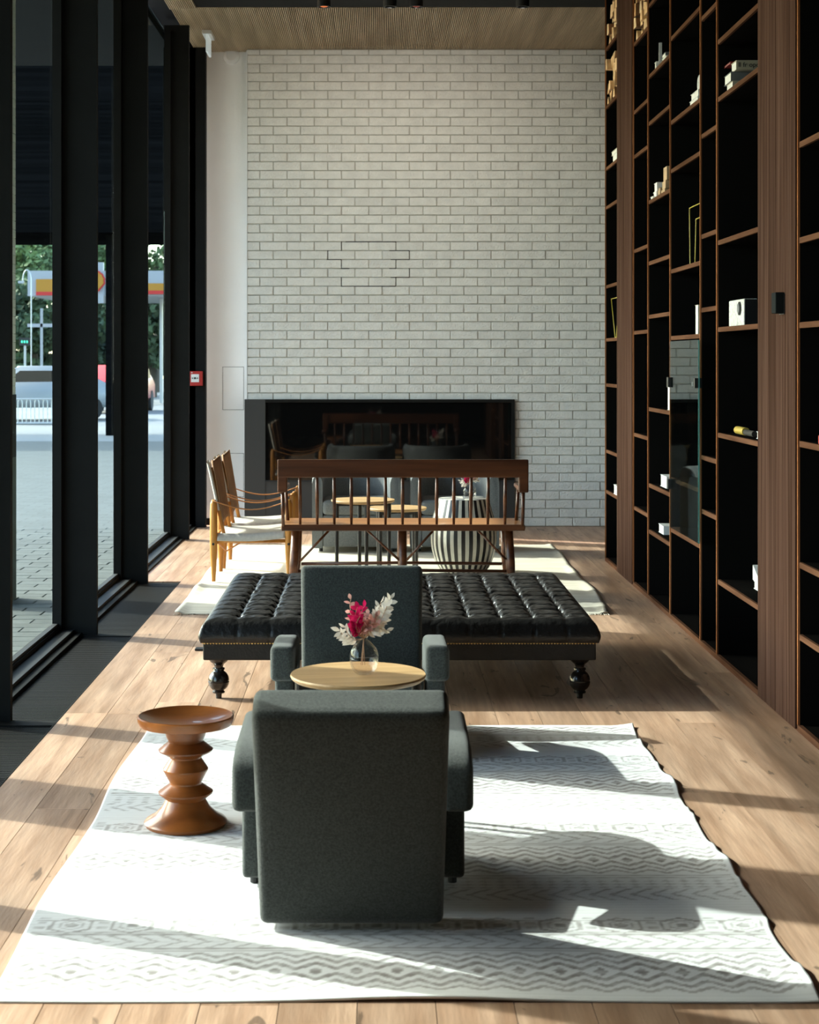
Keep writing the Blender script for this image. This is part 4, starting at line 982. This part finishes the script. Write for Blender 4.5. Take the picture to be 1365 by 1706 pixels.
lp += [(0.0488*math.sin(a), 0.079+0.048*math.cos(a)) for a in np.linspace(math.radians(92), math.radians(148), 8)]
lp += [(0.024, 0.034), (0.029, 0.031), (0.028, 0.025), (0.015, 0.022), (0.014, 0.004), (0.014, 0.0), (0, 0)]
for x in (-0.737, 0.946):
    for y in (7.955, 9.53):
        b = nb(); lathe(b, lp, 32, (x, y, 0)); L2(autosmooth(obj('turned_leg', b, M['black_gloss'], ot), 30))
dr = thing('door_stop', 'small dark metal block on the floor at the left of the ottoman', 'block', (-0.86, 7.84+0.0, 0))
dr.location = (*fp(334, 1083), 0.0)
mbox('block', -0.028, 0.028, -0.03, 0.03, 0, 0.012, M['box_black'], dr, 0.003)

# ================================================================ SPINDLE BENCH
by0, by1 = 11.33, 11.84                          # rear (camera side) and front edge of the seat
sB = F/by0
bx = lambda px: (px-VX)/sB
bn = thing('spindle_bench', 'long dark walnut spindle back bench seen from behind', 'bench', (bx(670), 11.6, 0.0))
BX0, BX1 = bx(468), bx(876)
SZ = 0.478
def seatf(u, v):
    x = BX0+(BX1-BX0)*u; y = by0+(by1-by0)*v; return x, y
b = nb(); fillbox(b, BX0, BX1, by0, by1, SZ-0.034, SZ, 0.012, 3, 6, lambda c: (c[0], c[1], c[2]-(0.006*math.sin((c[1]-by0)/(by1-by0)*PI) if c[2] > SZ-0.01 else 0)))
o = L2(autosmooth(obj('seat', b, M['bench_seat'], bn), 40))
L2(mbox('seat_apron', BX0+0.004, BX1-0.004, by0-0.006, by0+0.02, SZ-0.04, SZ+0.002, M['bench'], bn, 0.006))
ZT0, ZT1 = CZ-(795-VY)/sB, CZ-(765-VY)/sB
yt = by0-0.03
RX0, RX1 = bx(463), bx(880)
L2(mbox('top_rail', RX0, RX1, yt-0.016, yt+0.016, ZT0, ZT1, M['bench'], bn, 0.007, 3))
for s, xa, xb in ((-1, RX0, RX0+0.065), (1, RX1-0.065, RX1)):
    L2(mbox('end_block', xa, xb, yt-0.014, yt+0.03, CZ-(820-VY)/sB, ZT1-0.012, M['bench'], bn, 0.008, 3))
    xc = (xa+xb)/2
    b = nb(); fillbox(b, xc-0.03, xc+0.03, yt+0.02, by1-0.10, 0.700, 0.730, 0.010, 3); L2(autosmooth(obj('armrest', b, M['bench'], bn)))
    xs = (-1*s)*0.0
    b = nb(); tube(b, [(xc-s*0.005, yt+0.01, SZ-0.005), (xc, yt+0.01, 0.71)], [0.011, 0.012], 12); L2(obj('arm_post', b, M['bench'], bn, smooth=True))
    b = nb(); tube(b, [(xc-s*0.015, by1-0.14, SZ-0.005), (xc, by1-0.14, 0.705)], [0.012, 0.011], 12); L2(obj('arm_post', b, M['bench'], bn, smooth=True))
for k in range(13):
    x = bx(500+28.5*k); b = nb()
    tube(b, [(x, by0+0.03, SZ-0.01), (x, by0+0.012, (SZ+ZT0)/2), (x, yt, ZT0+0.01)], [0.0085, 0.0125, 0.0095], 12); L2(obj('spindle', b, M['bench'], bn, smooth=True))
for px in (492, 671, 849):
    x = bx(px); dx = -0.02 if px < 600 else (0.02 if px > 700 else 0)
    for y, dy in ((by0+0.07, -0.05), (by1-0.07, 0.05)):
        b = nb(); tube(b, [(x+dx*1.2, y+dy, 0.013), (x+dx*.5, y+dy*.5, 0.22), (x, y, SZ-0.03)], [0.020, 0.031, 0.028], 14); L2(obj('leg', b, M['bench'], bn, smooth=True))
for y in (by0+0.045, by1-0.045):
    b = nb(); tube(b, [(bx(497), y, 0.165), (bx(670), y, 0.172), (bx(845), y, 0.165)], 0.011, 10); L2(obj('stretcher', b, M['bench'], bn, smooth=True))
for (xa, ya_, xb_, yb_) in ((548, 884, 500, 935), (612, 884, 665, 933), (722, 884, 678, 933), (797, 884, 843, 932)):
    p = at(xa, ya_, by0+0.05); q = at(xb_, yb_, by0+0.03)
    b = nb(); tube(b, [p, q], 0.008, 10); L2(obj('brace', b, M['bench'], bn, smooth=True))

# ================================================================ SAFARI CHAIRS (local: faces +X)
def safari(label, loc, rz=0.0):
    t = thing('safari_chair', label, 'chair', loc, rz, 'canvas safari chairs')
    Wd, Dp = 0.56, 0.53                    # width along Y, depth along X
    for ix, x in enumerate((0.0, Dp)):
        for y in (0.0, Wd):
            b = nb()
            tube(b, [(x, y, 0), (x, y, 0.03), (x, y, 0.20), (x, y, 0.30), (x, y, 0.42), (x, y, 0.545), (x, y, 0.575)], [0.014, 0.015, 0.026, 0.028, 0.027, 0.026, 0.014], 12)
            o = obj('leg', b, M['safari'], t, smooth=True)
            for yy in (y-0.030, y+0.030):
                b = nb(); tube(b, [(x, yy-0.004, 0.265), (x, yy+0.004, 0.265)], 0.009, 10); obj('bolt', b, M['ink'], o, label='dark bolt')
    for y in (0.0, Wd):
        b = nb(); tube(b, [(0.0, y, 0.285), (Dp/2, y, 0.283), (Dp, y, 0.285)], [0.012, 0.014, 0.012], 10); obj('side_rail', b, M['safari'], t, smooth=True)
    for x in (0.0, Dp):
        b = nb(); tube(b, [(x, 0.0, 0.30), (x, Wd, 0.30)], 0.014, 10); obj('cross_rail', b, M['safari'], t, smooth=True)
    # canvas seat: wraps the side rails and sags
    def sf(u, v):
        x = 0.025+(Dp-0.05)*u; y = -0.025+(Wd+0.05)*v
        sag = -0.030*math.sin(PI*v)-0.012*math.sin(PI*u)
        e = min(v, 1-v)*(Wd+0.05); drop = -0.055*max(0, 1-e/0.03)
        return (x, y, 0.345+0.018*(u)+sag+drop)
    o = grid('canvas_seat', 24, 40, sf, M['canvas'], t); o.modifiers.new('thickness', 'SOLIDIFY').thickness = 0.006
    # back uprights and canvas sleeve
    for y in (0.03, Wd-0.03):
        b = nb(); tube(b, [(0.075, y, 0.30), (0.03, y, 0.52), (-0.02, y, 0.80)], [0.013, 0.016, 0.012], 10); obj('back_upright', b, M['safari'], t, smooth=True)
    def bf(u, v):
        y = 0.0+Wd*u; z = 0.40+0.43*v
        x = 0.05-0.075*v-0.028*math.sin(PI*u)
        top = 0.020*(2*abs(u-0.5))**2*v*1.5
        return (x+0.02, y, z+top+0.015*math.sin(u*9)*(1-v)**3)
    o = grid('canvas_back', 24, 20, bf, M['canvas_brown'], t); o.modifiers.new('thickness', 'SOLIDIFY').thickness = 0.005
    for y0_, y1_ in ((-0.006, 0.052), (Wd-0.052, Wd+0.006)):
        def sl(u, v):
            a = 2*PI*u; z = 0.50+0.34*v+0.012*(1 if v > .9 else 0)*math.sin(a); xc = 0.035-0.075*v
            return (xc+0.013*math.cos(a), (y0_+y1_)/2+(y1_-y0_)/2*math.sin(a), z)
        grid('canvas_sleeve', 14, 6, sl, M['canvas'], t)
    for y in (0.0, Wd):
        pts = [(Dp*u, y, 0.568-0.062*math.sin(PI*u)) for u in np.linspace(0, 1, 13)]
        b = nb()
        for p, q in zip(pts[:-1], pts[1:]):
            pass
        R_ = []
        for p in pts: R_.append([b.verts.new((p[0], p[1]+dy, p[2]+dz)) for dy, dz in ((-0.018, -0.003), (0.018, -0.003), (0.018, 0.003), (-0.018, 0.003))])
        for p, q in zip(R_[:-1], R_[1:]):
            for k in range(4): b.faces.new((p[k], p[(k+1) % 4], q[(k+1) % 4], q[k]))
        b.faces.new(R_[0]); b.faces.new(R_[-1][::-1]); obj('arm_strap', b, M['strap'], t, smooth=True)
    # thin lacing strap under the seat
    b = nb(); tube(b, [(0.03, 0.0, 0.27), (0.08, 0.12, 0.20), (0.16, 0.28, 0.24)], 0.006, 6); obj('buckle_strap', b, M['strap'], t)
    return t
safari('nearer canvas safari chair left of the bench', (-1.150, 12.03, 0.013), math.radians(0))
safari('farther canvas safari chair with raised back by the white wall', (-1.145, 12.78, 0.013), math.radians(0))

# ================================================================ TUB CHAIRS
def tub(label, loc):
    t = thing('tub_chair', label, 'armchair', loc, 0, 'grey tub chairs facing the bench')
    W2, D_, H_, th = 0.36, 0.66, 0.665, 0.085
    # U-shaped shell built from a plan path, top edge rounded
    path = []
    for k in range(9): path.append((-W2+0.0, -D_/2+k*(D_*0.55)/8))
    for k in range(1, 12):
        a = PI-k*PI/12*1.0; path.append((W2*math.cos(a), -D_/2+D_*0.55+(D_*0.45)*math.sin(a)))
    for k in range(9): path.append((W2, -D_/2+D_*0.55-k*(D_*0.55)/8))
    b = nb(); rings = []
    n = len(path)
    for i, (x, y) in enumerate(path):
        x0, y0 = path[max(0, i-1)]; x1, y1 = path[min(n-1, i+1)]
        tx, ty = x1-x0, y1-y0; l = math.hypot(tx, ty); nx_, ny_ = ty/l, -tx/l       # inward normal
        fr = min(1, max(0, (y+D_/2)/0.10)); hh = H_-0.05*(1-fr)**2
        zs = [(0, 0.03), (0, 0.10), (0, hh-0.06), (0.010, hh-0.02), (0.03, hh), (th-0.03, hh), (th-0.010, hh-0.02), (th, hh-0.06), (th, 0.10), (th, 0.03)]
        rings.append([b.verts.new((x+nx_*o_*1.0, y+ny_*o_, z)) for o_, z in zs])
    for p, q in zip(rings[:-1], rings[1:]):
        m_ = len(p)
        for k in range(m_): b.faces.new((p[k], p[(k+1) % m_], q[(k+1) % m_], q[k]))
    b.faces.new(rings[0]); b.faces.new(rings[-1][::-1])
    bmesh.ops.recalc_face_normals(b, faces=b.faces)
    autosmooth(obj('shell', b, M['fabric2'], t), 55)
    b = nb(); fillbox(b, -W2+th, W2-th, -D_/2+0.0, D_/2-0.14, 0.04, 0.30, 0.02, 3); autosmooth(obj('base', b, M['fabric2'], t))
    b = nb(); fillbox(b, -W2+th-0.002, W2-th+0.002, -D_/2-0.015, D_/2-0.12, 0.30, 0.42, 0.035, 4, 4); autosmooth(obj('seat_cushion', b, M['fabric2'], t), 60)
    for x in (-0.29, 0.29):
        for y in (-0.26, 0.22):
            b = nb(); tube(b, [(x, y, 0), (x, y, 0.045)], 0.016, 10); obj('foot', b, M['box_black'], t)
    return t
tub('left grey tub chair behind the round tables', ((594-VX)/205, 14.18, 0.013))
tub('right grey tub chair behind the striped drum stool', ((758-VX)/205, 14.18, 0.013))

# ================================================================ STRIPED DRUM STOOL
ds = thing('drum_stool', 'black and bone white striped barrel stool behind the bench', 'stool', (0.642, 12.62, 0.013))
H_ = 0.535; prof = smoothprof([(0.165, 0.0), (0.205, 0.06), (0.238, 0.17), (0.245, 0.26), (0.236, 0.36), (0.205, 0.47), (0.187, H_)], 3)
b = nb(); lathe(b, [(0, 0.001)]+[(r-0.006, z) for r, z in prof]+[(0, H_-0.002)], 56); obj('drum_core', b, M['bone_black'], ds)
NS = 54
for kind in (0, 1):
    b = nb(); seg = 2*PI/NS*0.97; rows = []
    for r, z in prof:
        rows.append([b.verts.new((r*math.cos(a), r*math.sin(a), z)) for a in (-seg/2, 0, seg/2)])
    inn = [[b.verts.new(((r-0.007)*math.cos(a), (r-0.007)*math.sin(a), z)) for a in (-seg/2, seg/2)] for r, z in prof]
    for p, q, pi2, qi in zip(rows[:-1], rows[1:], inn[:-1], inn[1:]):
        b.faces.new((p[0], p[1], q[1], q[0])); b.faces.new((p[1], p[2], q[2], q[1])); b.faces.new((p[0], q[0], qi[0], pi2[0])); b.faces.new((p[2], pi2[1], qi[1], q[2]))
    b.faces.new((rows[-1][0], rows[-1][1], rows[-1][2], inn[-1][1], inn[-1][0]))
    me = bpy.data.meshes.new('stripe'); bmesh.ops.recalc_face_normals(b, faces=b.faces); b.to_mesh(me); b.free(); me.materials.append(M['bone_white'] if kind else M['bone_black'])
    for k in range(kind, NS, 2):
        o = bpy.data.objects.new('stripe', me); COL.objects.link(o); o.parent = ds; o.rotation_euler = (0, 0, k*2*PI/NS)
for k in range(12):
    b = nb(); a0 = 2*PI*k/12; a1 = a0+2*PI/12*0.96; am = (a0+a1)/2
    pts = [(0.012, am)]+[(0.09, a0+0.03)]+[(0.178, a0+(a1-a0)*j/4) for j in range(5)]+[(0.09, a1-0.03)]
    top = [b.verts.new((r*math.cos(a), r*math.sin(a), H_+0.003-(0.004 if i == 0 else 0))) for i, (r, a) in enumerate(pts)]
    bot = [b.verts.new((v.co.x, v.co.y, H_-0.004)) for v in top]
    b.faces.new(top); b.faces.new(bot[::-1])
    for i in range(len(pts)): b.faces.new((top[i], bot[i], bot[(i+1) % len(pts)], top[(i+1) % len(pts)]))
    obj('top_segment', b, M['bone_white'] if k % 2 else M['book_grey'], ds)
vase('small round glass vase on the striped drum stool', vx2, vy2, 0.552, 0.050, 0.115, 0.35)
bouquet('small red and white dried bouquet in the vase on the striped stool', vx2, vy2, 0.552+0.108, 0.72, 11)
